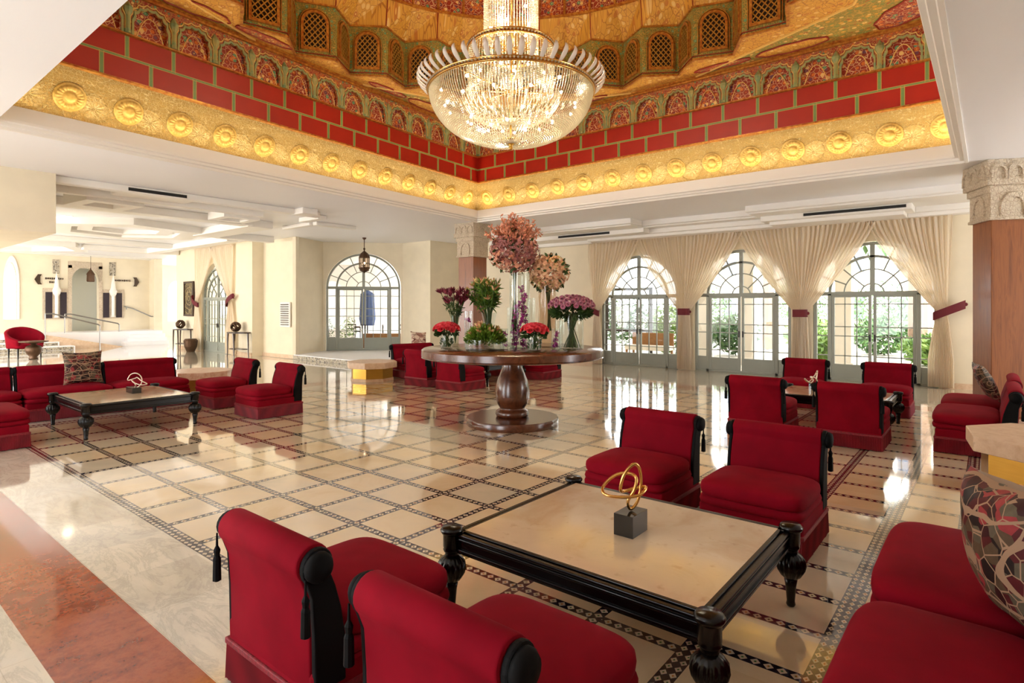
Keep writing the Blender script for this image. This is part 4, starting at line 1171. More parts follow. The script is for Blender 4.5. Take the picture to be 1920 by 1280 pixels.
# framed relief, consoles with round ornaments
fr = empty('framed_relief', (10.10, 25.0, 2.05))
a = MB(); a.ring([(-0.36, -0.62), (0.36, -0.62), (0.36, 0.62), (-0.36, 0.62), (-0.36, -0.62)], [(-0.44, -0.7), (0.44, -0.7), (0.44, 0.7), (-0.44, 0.7), (-0.44, -0.7)], (0, 0, 0), (0, 1, 0), (0, 0, 1), (-1, 0, 0), 0.06); a.build('frame', M['dark_wood'], fr)
a = MB(); a.box((0.0, 0, 0), (0.05, 0.74, 1.26)); a.build('relief_panel', M['art'], fr)
tag(fr, 'dark framed bronze relief hanging on the wall left of the curtained side door', 'picture')
def console(label, x, y, rz):
    r = empty('console_table', (x, y, 0), rz)
    a = MB(); a.prism([(0, -0.55), (0, 0.55), (-0.2, 0.5), (-0.45, 0.28), (-0.5, 0), (-0.45, -0.28), (-0.2, -0.5)], (0.1, 0, 0.80), (1, 0, 0), (0, 1, 0), (0, 0, 1), 0.045); a.build('top', M['dark_wood'], r, bevel=0.008)
    a = MB(); a.prism([(0, -0.45), (0, 0.45), (-0.2, 0.4), (-0.36, 0.2), (-0.38, 0), (-0.36, -0.2), (-0.2, -0.4)], (0.06, 0, 0.24), (1, 0, 0), (0, 1, 0), (0, 0, 1), 0.025); a.build('shelf', M['dark_wood'], r)
    for lx, ly in ((0.03, -0.48), (0.03, 0.48), (-0.34, -0.2), (-0.34, 0.2)):
        a = MB(); sx = 1 if ly > 0 else -1
        pts = [(lx, ly + sx * (0.03 * math.sin(t * 3.0) + 0.05 * t ** 6), 0.80 * (1 - t)) for t in [i / 10 for i in range(11)]]
        a.tube(pts, 0.026, 8, taper=[1.3 - 0.6 * i / 10 for i in range(11)]); a.build('leg', M['dark_wood'], r)
    tag(r, label, 'console table'); return r
console('dark half-round console table by the bare wall right of the side door', 10.0, 20.55, 0)
console('dark half-round console table under the framed relief', 10.0, 25.2, 0)
for y, lb in ((20.6, 'round woven metal ornament on the console right of the side door'), (25.25, 'round woven metal ornament on the console under the framed relief')):
    a = MB(); rr = random.Random(int(y))
    for i in range(9):
        n = Vector((rr.uniform(-1, 1), rr.uniform(-1, 1), rr.uniform(-1, 1))).normalized(); u = n.orthogonal().normalized(); w = n.cross(u)
        a.tube([u * 0.16 * math.cos(2 * PI * k / 20) + w * 0.16 * math.sin(2 * PI * k / 20) for k in range(20)], 0.02, 6, closed=True)
    tag(a.build('round_ornament', M['bronze'], smooth=True, loc=(9.86, y, 1.03)), lb, 'ornament')
b = empty('plant_pot', (9.7, 23.9, 0)); a = MB(); a.lathe([(0.14, 0), (0.22, 0.2), (0.25, 0.42), (0.2, 0.5), (0.16, 0.5)], n=16); a.build('pot', M['bronze'], b)
tag(b, 'round bronze floor urn at the foot of the side door curtain', 'urn')

# outside -----------------------------------------------------------------------------------
def terrace(name, a, c, z=-0.03):
    mb = MB(); mb.add([(a[0], a[1], z), (c[0], a[1], z), (c[0], c[1], z), (a[0], c[1], z)], [(0, 1, 2, 3)]); st(mb.build(name, M['terrace'], fix=False))
terrace('ground_terrace', (15.7, -30), (70, 26.2)); terrace('ground_side_court', (10.35, 17.8), (15.7, 26.2), 0.0)
rb = random.Random(9)
def bush(label, x, y, z, r, h, mat='bush', n=900, cat='shrub', name='garden_shrub', group=None, leaf=0.09):
    mb = MB()
    for i in range(n):
        d = Vector((rb.gauss(0, 1), rb.gauss(0, 1), rb.gauss(0, 1))).normalized() * (rb.random() ** 0.35)
        p = Vector((d.x * r, d.y * r, (d.z * 0.5 + 0.5) * h)); a = Vector((rb.gauss(0, 1), rb.gauss(0, 1), rb.gauss(0, 1))).normalized() * leaf; c = a.orthogonal().normalized() * leaf * 0.4
        mb.add([p - a, p + c, p + a, p - c], [(0, 1, 2, 3)])
    o = mb.build(name, M[mat], loc=(x, y, z), fix=False); tag(o, label, cat, group); return o
shr = [(20.8, 9.4, 0.9, 1.9, 'bush'), (21.5, 7.2, 0.9, 1.5, 'bush2'), (24.2, 5.2, 1.0, 1.4, 'bush'), (20.3, 4.3, 0.65, 0.9, 'bush'), (25.0, 3.1, 1.0, 1.4, 'bush2'), (21.5, 1.4, 0.8, 0.9, 'bush'), (26, 0.3, 1.2, 2.0, 'bush2'), (22.5, 12.2, 1.1, 2.2, 'bush2'), (27, 10.4, 1.4, 2.8, 'bush2'), (33, 8.0, 1.8, 3.2, 'bush2'), (33, 4.0, 1.7, 3.0, 'bush2'), (33.5, 0.2, 1.8, 3.6, 'bush2'), (28, -3.2, 1.3, 2.4, 'bush')]
SHL = ['rounded green shrub outside the left garden door, beside the scrollwork screen', 'dark green shrub right behind the first terrace pillar', 'pale green shrub behind the middle garden door handle', 'low bright green shrub just right of the middle garden door', 'dark green shrub outside between the middle and right garden doors',
       'low green shrub outside the right garden door, close to the glass', 'dark green shrub outside at the right edge of the right garden door', 'tall dark shrub outside left of the scrollwork screen', 'large dark shrub deep in the garden behind the left door', 'large dark shrub deep in the garden behind the middle door', 'large dark shrub deep in the garden left of the right-hand door mullion', 'tallest dark shrub deep in the garden behind the right-hand door', 'dark shrub deep in the garden, farthest to the right']
for i, (x, y, r, h, m) in enumerate(shr):
    bush(SHL[i], x, y, 0, r, h, m, group='shrubs in the garden', leaf=0.13)
def palm(label, x, y, h, lean=0.0):
    r = empty('palm_tree', (x, y, 0)); a = MB()
    a.tube([(lean * t * t, 0, h * t) for t in [i / 12 for i in range(13)]], 0.19, 10, taper=[1.15 - 0.3 * i / 12 + 0.06 * (i % 2) for i in range(13)]); a.build('trunk', M['bark'], r)
    f = MB()
    for k in range(22):
        an = 2 * PI * k / 22 + rb.random() * 0.2; el = rb.uniform(-0.3, 0.9); L = 1.6; prev = Vector((lean, 0, h))
        for s in range(8):
            t = (s + 1) / 8; p = Vector((lean + math.cos(an) * L * t, math.sin(an) * L * t, h + el * L * t - 1.3 * t * t * L * 0.6))
            sd = Vector((-math.sin(an), math.cos(an), 0)) * 0.28 * math.sin(PI * min(0.97, t)); dn = Vector((0, 0, -0.16))
            f.add([prev, prev + sd + dn, p + sd * 0.9 + dn, p], [(0, 1, 2, 3)]); f.add([prev, prev - sd + dn, p - sd * 0.9 + dn, p], [(0, 1, 2, 3)]); prev = p
    f.build('crown', M['bush2'], r, fix=False); tag(r, label, 'palm tree', 'palms in the garden')
for x, y, h, lb in ((23.4, 9.3, 5.4, 'palm trunk outside the left garden door'), (25.4, 7.1, 7.4, 'palm trunk outside the middle garden door, right of its middle post'), (23.2, 1.9, 6.2, 'palm trunk outside the right garden door, nearest its middle post'), (28.6, 2.0, 8.4, 'taller palm trunk behind the nearest one at the right garden door'), (27.8, 4.7, 5.4, 'palm trunk between the middle and right garden doors, partly behind the curtain')):
    palm(lb, x, y, h)
def building(label, x, y0, y1, h):
    r = empty('hotel_building', (x, (y0 + y1) / 2, 0)); L = y1 - y0; a = MB(); a.box((2, 0, h / 2), (4, L, h)); a.build('wall', M['building'], r)
    for i in range(int(L / 2.6)):
        for j in range(int(h / 3)):
            w = MB(); w.box((-0.02, -L / 2 + 1.5 + i * 2.6, 1.6 + j * 3.0), (0.1, 0.9, 1.4)); w.build('window', M['bldwin'], r)
    tag(r, label, 'building')
building('white hotel wing with dark windows beyond the garden palms', 42, -8, 16, 9.5)
mb = MB(); mb.box((30, 5, 0.55), (0.3, 34, 1.1)); tag(mb.build('garden_wall', M['building']), 'low pale wall across the garden outside', 'garden wall')
# terrace columns and pierced screen just outside
for y, lb in ((7.15, 'square pale terrace pillar outside the left garden door'), (5.75, 'square pale terrace pillar outside the middle garden door, left half'), (3.15, 'pale terrace pillar outside the right-hand garden door')):
    a = MB(); a.box((0, 0, 1.7), (0.4, 0.4, 3.4)); a.box((0, 0, 0.1), (0.5, 0.5, 0.2)); a.box((0, 0, 3.45), (0.55, 0.55, 0.15)); tag(a.build('terrace_pillar', M['building'], loc=(18.5, y, 0), bevel=0.01), lb, 'pillar')
scr = empty('pierced_screen', (18.6, 9.9, 0)); a = MB()
a.ring([(-0.8, 0.95), (0.8, 0.95), (0.8, 2.3), (-0.8, 2.3), (-0.8, 0.95)], [(-0.92, 0.85), (0.92, 0.85), (0.92, 2.4), (-0.92, 2.4), (-0.92, 0.85)], (0, 0, 0), (0, 1, 0), (0, 0, 1), (1, 0, 0), 0.05); a.build('frame', M['dark_metal'], scr)
a = MB()
for i in range(4):
    for j in range(3):
        cx, cz = -0.6 + i * 0.4, 1.17 + j * 0.43
        for rr in (0.18, 0.1): a.tube([(0.02, cx + rr * math.cos(2 * PI * k / 16), cz + rr * math.sin(2 * PI * k / 16)) for k in range(16)], 0.014, 5, closed=True)
a.build('scrollwork', M['dark_metal'], scr)
for s in (-1, 1): a = MB(); a.box((0.02, s * 0.88, 0.43), (0.06, 0.08, 0.86)); a.build('leg', M['dark_metal'], scr)
tag(scr, 'dark wrought scrollwork screen on the terrace outside the left garden door', 'screen')
def bench(label, x, y, L, mat='wicker'):
    r = empty('patio_bench', (x, y, 0)); a = MB(); a.box((0, 0, 0.36), (0.6, L, 0.16)); a.build('seat', M['building'], r, bevel=0.03)
    a = MB(); a.box((0.28, 0, 0.6), (0.06, L, 0.5)); a.build('backrest', M[mat], r)
    for sx in (-0.25, 0.25):
        for sy in (-1, 1): a = MB(); a.box((sx, sy * (L / 2 - 0.05), 0.15), (0.06, 0.06, 0.3)); a.build('leg', M[mat], r)
    tag(r, label, 'bench')
bench('wooden patio bench with white seat outside the left garden door', 18.2, 8.9, 1.5)
# courtyard beyond the arched door
r = empty('parasol', (16.1, 21.4, 0)); a = MB(); a.tube([(0, 0, 0), (0, 0, 2.4)], 0.03, 8); a.build('pole', M['dark_metal'], r)
a = MB(); a.lathe([(0.0, 2.5), (0.3, 2.3), (0.36, 1.2), (0.30, 0.9)], n=12, cap=False); a.build('folded_canopy', M['navycloth'], r); tag(r, 'folded blue parasol in the courtyard beyond the arched door', 'parasol')
for i, (x, y) in enumerate(((14.4, 20.1), (16.2, 22.8), (14.0, 21.3), (16.9, 21.0), (17.6, 20.6))):
    rr = empty('patio_chair', (x, y, 0), i * 0.8); a = MB(); a.box((0, 0, 0.45), (0.45, 0.45, 0.04)); a.build('seat', M['dark_metal'], rr)
    a = MB(); a.box((0.21, 0, 0.9), (0.03, 0.45, 0.06)); a.box((0.21, 0, 0.72), (0.03, 0.4, 0.04)); a.box((0.21, -0.21, 0.68), (0.03, 0.03, 0.5)); a.box((0.21, 0.21, 0.68), (0.03, 0.03, 0.5)); a.build('backrest', M['dark_metal'], rr)
    for sx in (-1, 1):
        for sy in (-1, 1): a = MB(); a.box((sx * 0.2, sy * 0.2, 0.22), (0.03, 0.03, 0.44)); a.build('leg', M['dark_metal'], rr)
    tag(rr, ['dark patio chair beyond the arched door, second from its left edge', 'dark patio chair farthest back beyond the arched door', 'dark patio chair beyond the arched door, nearest its left edge', 'dark patio chair right of the blue parasol', 'dark patio chair far right beyond the arched door'][i], 'chair', 'courtyard chairs')
rr = empty('planter_box', (15.75, 19.9, 0), -0.86); a = MB(); a.box((0, 0, 0.3), (1.6, 0.5, 0.6)); a.build('box', M['wicker'], rr); tag(rr, 'long tan planter box outside the arched door', 'planter')
bush('small green courtyard plant left of the blue parasol', 15.5, 22.0, -0.02, 0.4, 1.4, 'bush', 300, leaf=0.06)
bush('green courtyard plant by the left edge of the arched door', 14.7, 22.4, -0.02, 0.35, 1.4, 'bush2', 300, leaf=0.06)
mb = MB(); mb.box((22, 26, 3), (12, 0.3, 6), rz=-0.75); tag(mb.build('courtyard_wall', M['building']), 'pale courtyard wall beyond the arched door', 'wall')

# ================================================================ seating, tables
def back_profile():
    """side outline of a scroll-backed slipper seat, x forward, z up"""
    P = [(-0.20, 0.20), (-0.205, 0.40), (-0.225, 0.52), (-0.255, 0.62), (-0.285, 0.69)]
    cx, cz, r = -0.345, 0.722, 0.078
    for i in range(0, 13):
        a = math.radians(20 + i * 17); P.append((cx + r * math.cos(a), cz + r * math.sin(a)))
    P += [(-0.375, 0.60), (-0.365, 0.45), (-0.36, 0.20)]
    return P
BP = back_profile()
def superbox(mb, c, d, n=4.0, e=5.0, nu=28, nv=14, sag=0.0):
    """rounded cushion"""
    def sp(t, p): return math.copysign(abs(t) ** (2 / p), t)
    def fn(u, v):
        a = 2 * PI * u; b = PI * (v - 0.5)
        x = sp(math.cos(a), e) * sp(math.cos(b), n); y = sp(math.sin(a), e) * sp(math.cos(b), n); z = sp(math.sin(b), n * 1.15)
        zz = z * d[2] / 2 * (1 + (0.10 * (1 - x * x) * (1 - y * y) if z > 0 else 0))
        return Vector((c[0] + x * d[0] / 2, c[1] + y * d[1] / 2, c[2] + zz))
    mb.grid(fn, nu, nv, True)
def fringe_band(x0, x1, y0, y1, z0, z1, pitch=0.014, amp=0.004, flare=0.008):
    mb = MB(); pts = []
    def edge(ax, ay, bx, by, nx, ny):
        L = math.hypot(bx - ax, by - ay); n = int(L / pitch) * 2
        for i in range(n):
            t = i / n; s = amp if i % 2 else -amp; pts.append((ax + (bx - ax) * t + nx * s, ay + (by - ay) * t + ny * s, nx, ny))
    edge(x0, y0, x1, y0, 0, -1); edge(x1, y0, x1, y1, 1, 0); edge(x1, y1, x0, y1, 0, 1); edge(x0, y1, x0, y0, -1, 0)
    n = len(pts); V = []
    rr = random.Random(3)
    for z, f in ((z1, 0), ((z0 + z1) / 2, 0.5), (z0, 1)):
        for (x, y, nx, ny) in pts: V.append((x + nx * flare * f, y + ny * flare * f, z + (rr.uniform(-.004, .004) if f == 1 else 0)))
    F = []
    for r in range(2):
        for i in range(n): F.append((r * n + i, r * n + (i + 1) % n, (r + 1) * n + (i + 1) % n, (r + 1) * n + i))
    mb.add(V, F); return mb
def make_seat(name, w, cushions=1):
    """slipper chair (or sofa module) facing +x, origin on the floor"""
    root = empty(name); bw = w - 0.05; H = PI
    b = MB(); b.box((0.02, 0, 0.225), (0.76, w, 0.13)); b.build('base', M['velvet'], root, bevel=0.02)
    g = MB(); g.box((0.02, 0, 0.178), (0.785, w + 0.02, 0.03)); g.build('braid', M['gimp'], root, bevel=0.006)
    fringe_band(-0.365, 0.405, -w / 2 - 0.003, w / 2 + 0.003, 0.008, 0.172).build('fringe', M['fringe'], root, smooth=False, fix=False)
    c2 = MB(); superbox(c2, (0.10, 0, 0.315), (0.68, w + 0.02, 0.11), 3.0, 8); c2.build('lower_cushion', M['velvet'], root, smooth=True)
    c1 = MB(); superbox(c1, (0.115, 0, 0.395), (0.66, w + 0.03, 0.165), 3.0, 5.5, 44, 18)
    c1.build('seat_cushion', M['velvet'], root, smooth=True)
    bk = MB(); V = []; n = len(BP)
    hb = bw / 2
    bk.smooth = True
    bk.prism([(p[0], p[1]) for p in BP], (0, -hb, 0), (1, 0, 0), (0, 0, 1), (0, 1, 0), 2 * hb)
    o = bk.build('backrest', M['velvet'], root, smooth=False, bevel=0.012)
    for p in o.data.polygons: p.use_smooth = len(p.vertices) == 4
    pp = MB(); pp.tube([(-0.368, -hb + 0.012, 0.635), (-0.372, 0, 0.632), (-0.368, hb - 0.012, 0.635)], 0.006, 6); pp.build('piping', M['gimp'], root)
    for s in (-1, 1):
        sp = MB(); q = [((x + 0.30) * 0.90 - 0.300, 0.46 + (z - 0.46) * 0.97) for x, z in BP]
        sp.prism(q, (0, s * hb - (0 if s > 0 else 0.028), 0), (1, 0, 0), (0, 0, 1), (0, 1, 0), 0.028); side = sp.build('side_panel', M['blackvelvet'], root, bevel=0.008)
        bt = MB(); bt.lathe([(0.062, 0), (0.062, 0.018), (0.05, 0.036), (0.02, 0.044), (0, 0.045)], (-0.345, s * (hb + 0.026), 0.718), 18, M=Matrix.Rotation(-s * PI / 2, 3, 'X')); bt.build('scroll_button', M['blackvelvet'], side, smooth=True)
        ts = MB(); ts.lathe([(0.004, 0.69), (0.006, 0.63), (0.016, 0.61), (0.012, 0.585), (0.018, 0.57), (0.02, 0.47), (0.012, 0.465)], (-0.405, s * (hb + 0.04), 0), 8); ts.build('tassel', M['blackvelvet'], side)
    return root
chair = make_seat('slipper_chair', 0.72)
sofa = make_seat('sofa_module', 1.15)
used = {'c': False, 's': False}
def put(kind, x, y, rz, label, cat, group):
    src = chair if kind == 'c' else sofa
    o = src if not used[kind] else copy_tree(src); used[kind] = True
    o.location = (x, y, 0); o.rotation_euler = (0, 0, rz); tag(o, label, cat, group); return o
G = 'red slipper chairs'
put('c', 1.66, 2.43, 0, 'red slipper chair, back to us, nearest the left corner of the front coffee table', 'chair', None)
put('c', 1.66, 1.40, 0, 'red slipper chair with its back to us, lowest in view beside the front coffee table', 'chair', None)
put('c', 4.68, 2.34, PI, 'red slipper chair facing us behind the gold knot sculpture', 'chair', None)
put('c', 4.70, 1.34, PI, 'red slipper chair facing us behind the right corner of the front coffee table', 'chair', None)
put('c', 8.62, 2.48, 0, 'red slipper chair, back to us, left one at the far right coffee table', 'chair', None)
put('c', 8.62, 1.37, 0, 'red slipper chair, back to us, right one at the far right coffee table', 'chair', None)
put('c', 11.35, 2.62, PI, 'red slipper chair facing us under the curtains, behind the far right table, left one', 'chair', None)
put('c', 11.35, 1.34, PI, 'red slipper chair facing us below the right-hand garden door, right one', 'chair', None)
put('c', 4.92, 9.10, PI, 'red slipper chair at the right end of the left coffee table, nearer of the two', 'chair', None)
put('c', 4.92, 10.58, PI, 'red slipper chair at the right end of the left coffee table, farther of the two', 'chair', None)
put('c', 8.98, 9.75, 0, 'red slipper chair, back to us, left of the one partly under the round tabletop', 'chair', None)
put('c', 8.98, 8.75, 0, 'red slipper chair with its back to us, partly under the round tabletop', 'chair', None)
put('c', 11.6, 8.55, PI, 'red slipper chair seen under the round tabletop, right of its pedestal', 'chair', None)
put('c', 11.6, 9.55, PI, 'red slipper chair mostly hidden behind the pedestal of the round table', 'chair', None)
put('s', 9.98, 11.2, -PI / 2 - 0.25, 'red sofa farthest back, left of the round table and behind its chairs', 'sofa', None)
put('s', 3.95, 11.55, -PI / 2, 'red sofa module behind the left coffee table, right-hand one by the stone pedestal', 'sofa', None)
put('s', 2.775, 11.58, -PI / 2, 'red sofa module behind the left coffee table, carrying the patterned cushion', 'sofa', None)
put('s', 1.60, 11.61, -PI / 2, 'red sofa module behind the left coffee table, cut by the left edge of view', 'sofa', None)
put('s', 1.46, 9.82, 0, 'red sofa module at the left edge of view, end on to the left coffee table', 'sofa', None)
put('s', 9.26, 0.12, PI / 2, 'red sofa module beside the right-hand pillar, nearer one with its black end panel in view', 'sofa', None)
put('s', 10.47, 0.10, PI / 2, 'red sofa module beside the right-hand pillar, farther one', 'sofa', None)
put('s', 3.76, 0.02, PI / 2, 'red sofa module at the right edge, upper one next to the front coffee table', 'sofa', None)
put('s', 2.52, 0.02, PI / 2, 'red sofa module in the lower right corner of view', 'sofa', None)

# coffee tables
def make_table(wx, wy):
    root = empty('coffee_table'); hx, hy = wx / 2, wy / 2
    t = MB(); t.box((0, 0, 0.443), (wx - 0.09, wy - 0.09, 0.022)); t.build('stone_top', M['stone_top'], root, bevel=0.003)
    for ax, L, off in (('x', wx, hy), ('y', wy, hx)):
        for s in (-1, 1):
            r = MB()
            # reeded rail: stacked mouldings
            for o, z, ww, hh in ((0.0, 0.395, 0.05, 0.09), (0.022, 0.438, 0.03, 0.018), (0.028, 0.415, 0.018, 0.016), (0.024, 0.352, 0.026, 0.02), (0.0, 0.334, 0.04, 0.016), (-0.02, 0.447, 0.03, 0.012)):
                p = s * (off - 0.02 + o)
                if ax == 'x': r.box((0, p, z), (L - 0.02, ww, hh))
                else: r.box((p, 0, z), (ww, L - 0.02, hh))
            r.build('rail', M['ebony'], root, bevel=0.005)
    leg = MB()
    leg.lathe([(0.020, 0.0), (0.026, 0.012), (0.022, 0.03), (0.030, 0.12), (0.036, 0.155), (0.03, 0.163)], n=20)
    leg.lathe([(0.03, 0.158), (0.055, 0.178), (0.076, 0.212), (0.084, 0.242), (0.08, 0.272), (0.06, 0.300), (0.034, 0.315)], n=64, flute=16, famp=0.16, frange=(0.158, 0.315))
    leg.lathe([(0.034, 0.312), (0.040, 0.320), (0.036, 0.330), (0.046, 0.338), (0.050, 0.350), (0.046, 0.358), (0.050, 0.366), (0.050, 0.435), (0.056, 0.440), (0.064, 0.452), (0.066, 0.462), (0.060, 0.470), (0.054, 0.478), (0.0, 0.482)], n=28)
    first = None
    for sx in (-1, 1):
        for sy in (-1, 1):
            if first is None: first = leg.build('leg', M['ebony'], root, smooth=True, loc=(sx * (hx + 0.01), sy * (hy + 0.01), 0))
            else:
                c = first.copy(); COL.objects.link(c); c.parent = root; c.location = (sx * (hx + 0.01), sy * (hy + 0.01), 0); KIDS[root.name].append(c)
    return root
tb = make_table(1.26, 1.49); tb.location = (3.05, 1.66, 0); tag(tb, 'low black table with cream stone top and fluted legs in the foreground', 'coffee table')
t2 = copy_tree(tb); t2.location = (3.10, 9.93, 0); t2.scale = (1.06, 1.02, 1); tag(t2, 'low black table with cream stone top in front of the left-hand red sofas', 'coffee table')
t3 = copy_tree(tb); t3.location = (9.86, 1.82, 0); t3.scale = (0.85, 1, 1); tag(t3, 'low black table among the far right red chairs', 'coffee table')
t4 = copy_tree(tb); t4.location = (10.25, 9.3, 0); t4.scale = (0.98, 1, 1); tag(t4, 'low black table glimpsed behind the round flower table', 'coffee table')

# knot sculptures
def spline(ctrl, n=12):
    out = []; L = len(ctrl)
    for i in range(L):
        p0, p1, p2, p3 = (Vector(ctrl[(i + k - 1) % L]) for k in range(4))
        for j in range(n):
            t = j / n; out.append(0.5 * ((2 * p1) + (-p0 + p2) * t + (2 * p0 - 5 * p1 + 4 * p2 - p3) * t * t + (-p0 + 3 * p1 - 3 * p2 + p3) * t ** 3))
    return out
def sculpture(label, loc, rz, ctrl, mat, cube, r=0.009):
    root = empty('knot_sculpture', loc, rz)
    c = MB(); c.box((0, 0, cube[2] / 2), cube); c.build('plinth', M['blackstone'], root, bevel=0.002)
    k = MB(); k.tube(spline(ctrl), r, 10, closed=True); k.build('knot', M[mat], root, smooth=True)
    tag(root, label, 'sculpture')
TZ = 0.4545
# near one: loops laid out in the plane facing the hall, w = across, d = depth, z up
def K(w, z, d=0.0): return (RGT.x * w + FWD.x * d, RGT.y * w + FWD.y * d, z)
cz = 0.125
ctrl = [K(0.0, cz + 0.008), K(0.045, cz + 0.05, 0.02), K(0.066, cz + 0.15, 0.03), K(0.05, cz + 0.24, 0.0), K(0.01, cz + 0.272, -0.03), K(-0.045, cz + 0.22, -0.045), K(-0.065, cz + 0.13, -0.03),
        K(-0.03, cz + 0.105, 0.02), K(0.05, cz + 0.115, 0.05), K(0.092, cz + 0.125, 0.02), K(0.04, cz + 0.10, -0.04), K(-0.06, cz + 0.095, -0.06), K(-0.15, cz + 0.10, -0.03), K(-0.155, cz + 0.13, 0.02),
        K(-0.09, cz + 0.185, 0.04), K(-0.02, cz + 0.205, 0.03), K(0.03, cz + 0.19, 0.0), K(0.015, cz + 0.13, -0.03), K(-0.02, cz + 0.06, -0.02)]
sculpture('gold tube knot on a black cube standing on the front coffee table', (3.04, 1.60, TZ), 0, ctrl, 'gold', (0.18, 0.12, 0.122))
ctrl2 = [K(0.02 + 0.105 * math.sin(a), 0.075 + 0.108 - 0.108 * math.cos(a), 0) for a in [2 * PI * i / 12 for i in range(10)]] + [K(0.0, 0.21, 0.03), K(0.03, 0.22, 0.04), K(0.10, 0.17, 0.03), K(0.2, 0.13, 0), K(0.13, 0.12, -0.04), K(0.02, 0.16, -0.04), K(-0.02, 0.2, -0.02), K(0.04, 0.12, -0.02)]
sculpture('pale metal ring and loop on a black plinth on the left coffee table', (3.24, 9.98, TZ), 0.0, ctrl2, 'silver', (0.12, 0.26, 0.085), 0.007)
ctrl3 = [K(-0.1, 0.1), K(-0.16, 0.16, 0.05), K(-0.02, 0.1, 0.08), K(0.06, 0.2, 0.03), K(0.04, 0.28, -0.03), K(-0.03, 0.16, -0.06), K(0.05, 0.08, -0.03), K(0.09, 0.15, 0.03), K(0.0, 0.18, 0.06), K(-0.08, 0.14, -0.04)]
sculpture('small pale metal knot on the far right coffee table', (10.15, 2.15, TZ), 0.5, ctrl3, 'silver', (0.12, 0.12, 0.085), 0.009)

# cushions
def cushion(label, loc, rot, size, mat, thick=0.16):
    mb = MB(); h = size / 2
    def fn(u, v, s):
        x = (u - 0.5) * 2; y = (v - 0.5) * 2
        e = (1 - x * x) * (1 - y * y); pin = 1 - 0.10 * (1 - x * x) * abs(y) ** 3; pin2 = 1 - 0.10 * (1 - y * y) * abs(x) ** 3
        return Vector((x * h * pin2, y * h * pin, s * thick / 2 * (max(0, e) ** 0.42) + 0.004 * math.sin(9 * x + 5 * y) * max(0, e) ** .3))
    for s in (1, -1): mb.grid(lambda u, v: fn(u, v, s), 20, 20)
    o = mb.build('patterned_cushion', M[mat], smooth=True, loc=loc); o.rotation_euler = rot; tag(o, label, 'cushion'); return o
cushion('patterned cushion with lattice ribbons leaning on the sofa at the right edge', (3.16, -0.10, 0.745), (math.radians(80), math.radians(4), math.radians(24)), 0.60, 'cushion', 0.32)
cushion('patterned red and sand cushion standing on the left-hand sofa', (3.0, 11.50, 0.75), (math.radians(76), 0, math.radians(-6)), 0.54, 'cushion', 0.15)
cushion('brown floral cushion leaning on the sofa beside the right-hand pillar', (10.15, 0.05, 0.74), (math.radians(66), 0.0, math.radians(10)), 0.52, 'cushion', 0.16)
cushion('pale floral cushion on the farthest sofa, left of the round table', (10.4, 11.65, 0.86), (math.radians(74), 0.1, math.radians(-15)), 0.46, 'cushion_pale', 0.14)

# stone pedestals (octagonal seats round the pillars)
def pedestal(label, c, r, rot, h, mat='pinkstone', step=None):
    root = empty('stone_pedestal', (c[0], c[1], 0), rot)
    oc = lambda rr: [(rr * math.cos(PI / 8 + k * PI / 4), rr * math.sin(PI / 8 + k * PI / 4)) for k in range(8)]
    a = MB(); a.prism(oc(r), (0, 0, h - 0.14), (1, 0, 0), (0, 1, 0), (0, 0, 1), 0.14); a.build('top_slab', M[mat], root, bevel=0.008)
    a = MB(); a.prism(oc(r * 0.83), (0, 0, 0.0), (1, 0, 0), (0, 1, 0), (0, 0, 1), h - 0.14); b = a.build('body', M['brass'], root)
    a = MB(); a.prism(oc(r * 0.86), (0, 0, 0), (1, 0, 0), (0, 1, 0), (0, 0, 1), 0.06); a.build('plinth', M[mat], root)
    tag(root, label, 'pedestal'); return root
pedestal('octagonal pink stone and brass pedestal between the far door and the round table', (8.75, 11.45), 0.60, 0.25, 0.44)
pedestal('octagonal pink stone pedestal between the left-hand sofa and the two chairs', (5.28, 12.55), 0.62, 0.1, 0.44, 'redstone')
pd = pedestal('tall octagonal pink stone and brass pedestal in front of the right-hand sofa', (7.22, -0.52), 0.74, 0.12, 0.56)
a = MB(); a.prism([(0.62 * math.cos(PI / 8 + k * PI / 4), 0.62 * math.sin(PI / 8 + k * PI / 4)) for k in range(8)], (0, 0, 0), (1, 0, 0), (0, 1, 0), (0, 0, 1), 0.30)
o = a.build('stone_block', M['redstone'], loc=(5.75, -0.42, 0), bevel=0.01); tag(o, 'low pink stone block on the floor behind the ribboned cushion', 'stone block')

# far armchair and urn table
ac = empty('tub_armchair', (5.0, 25.5, 0), 0.2)
a = MB(); 
def tub(u, v):
    an = math.radians(70 + 250 * u); r = 0.42 + 0.05 * v; hz = 0.35 + v * (0.78 - 0.28 * abs(math.cos(math.radians(250 * u / 2 + 55))) ** 2 * 1.0) * (0.55 + 0.45 * math.sin(PI * u))
    return Vector((r * math.sin(an), -r * math.cos(an), hz))
a.grid(tub, 24, 6); tb_ = a.build('backrest', M['velvet'], ac, smooth=True); sm = tb_.modifiers.new('thick', 'SOLIDIFY'); sm.thickness = 0.09
a = MB(); superbox(a, (0, 0, 0.42), (0.74, 0.74, 0.2), 3, 4); a.build('seat', M['velvet'], ac, smooth=True)
for sx in (-0.28, 0.28):
    for sy in (-0.28, 0.28): a = MB(); a.lathe([(0.018, 0), (0.03, 0.34)], (sx, sy, 0), 8); a.build('leg', M['ebony'], ac)
ac.scale = (1.15, 1.15, 0.95)
tag(ac, 'red tub armchair with curved back at the far left edge of view', 'armchair')
ut = empty('urn_table', (5.05, 24.6, 0)); a = MB(); a.lathe([(0.12, 0), (0.14, 0.03), (0.1, 0.07), (0.2, 0.2), (0.24, 0.32), (0.2, 0.42), (0.08, 0.48), (0.08, 0.52)], n=20); a.build('urn_base', M['bronze'], ut, smooth=True)
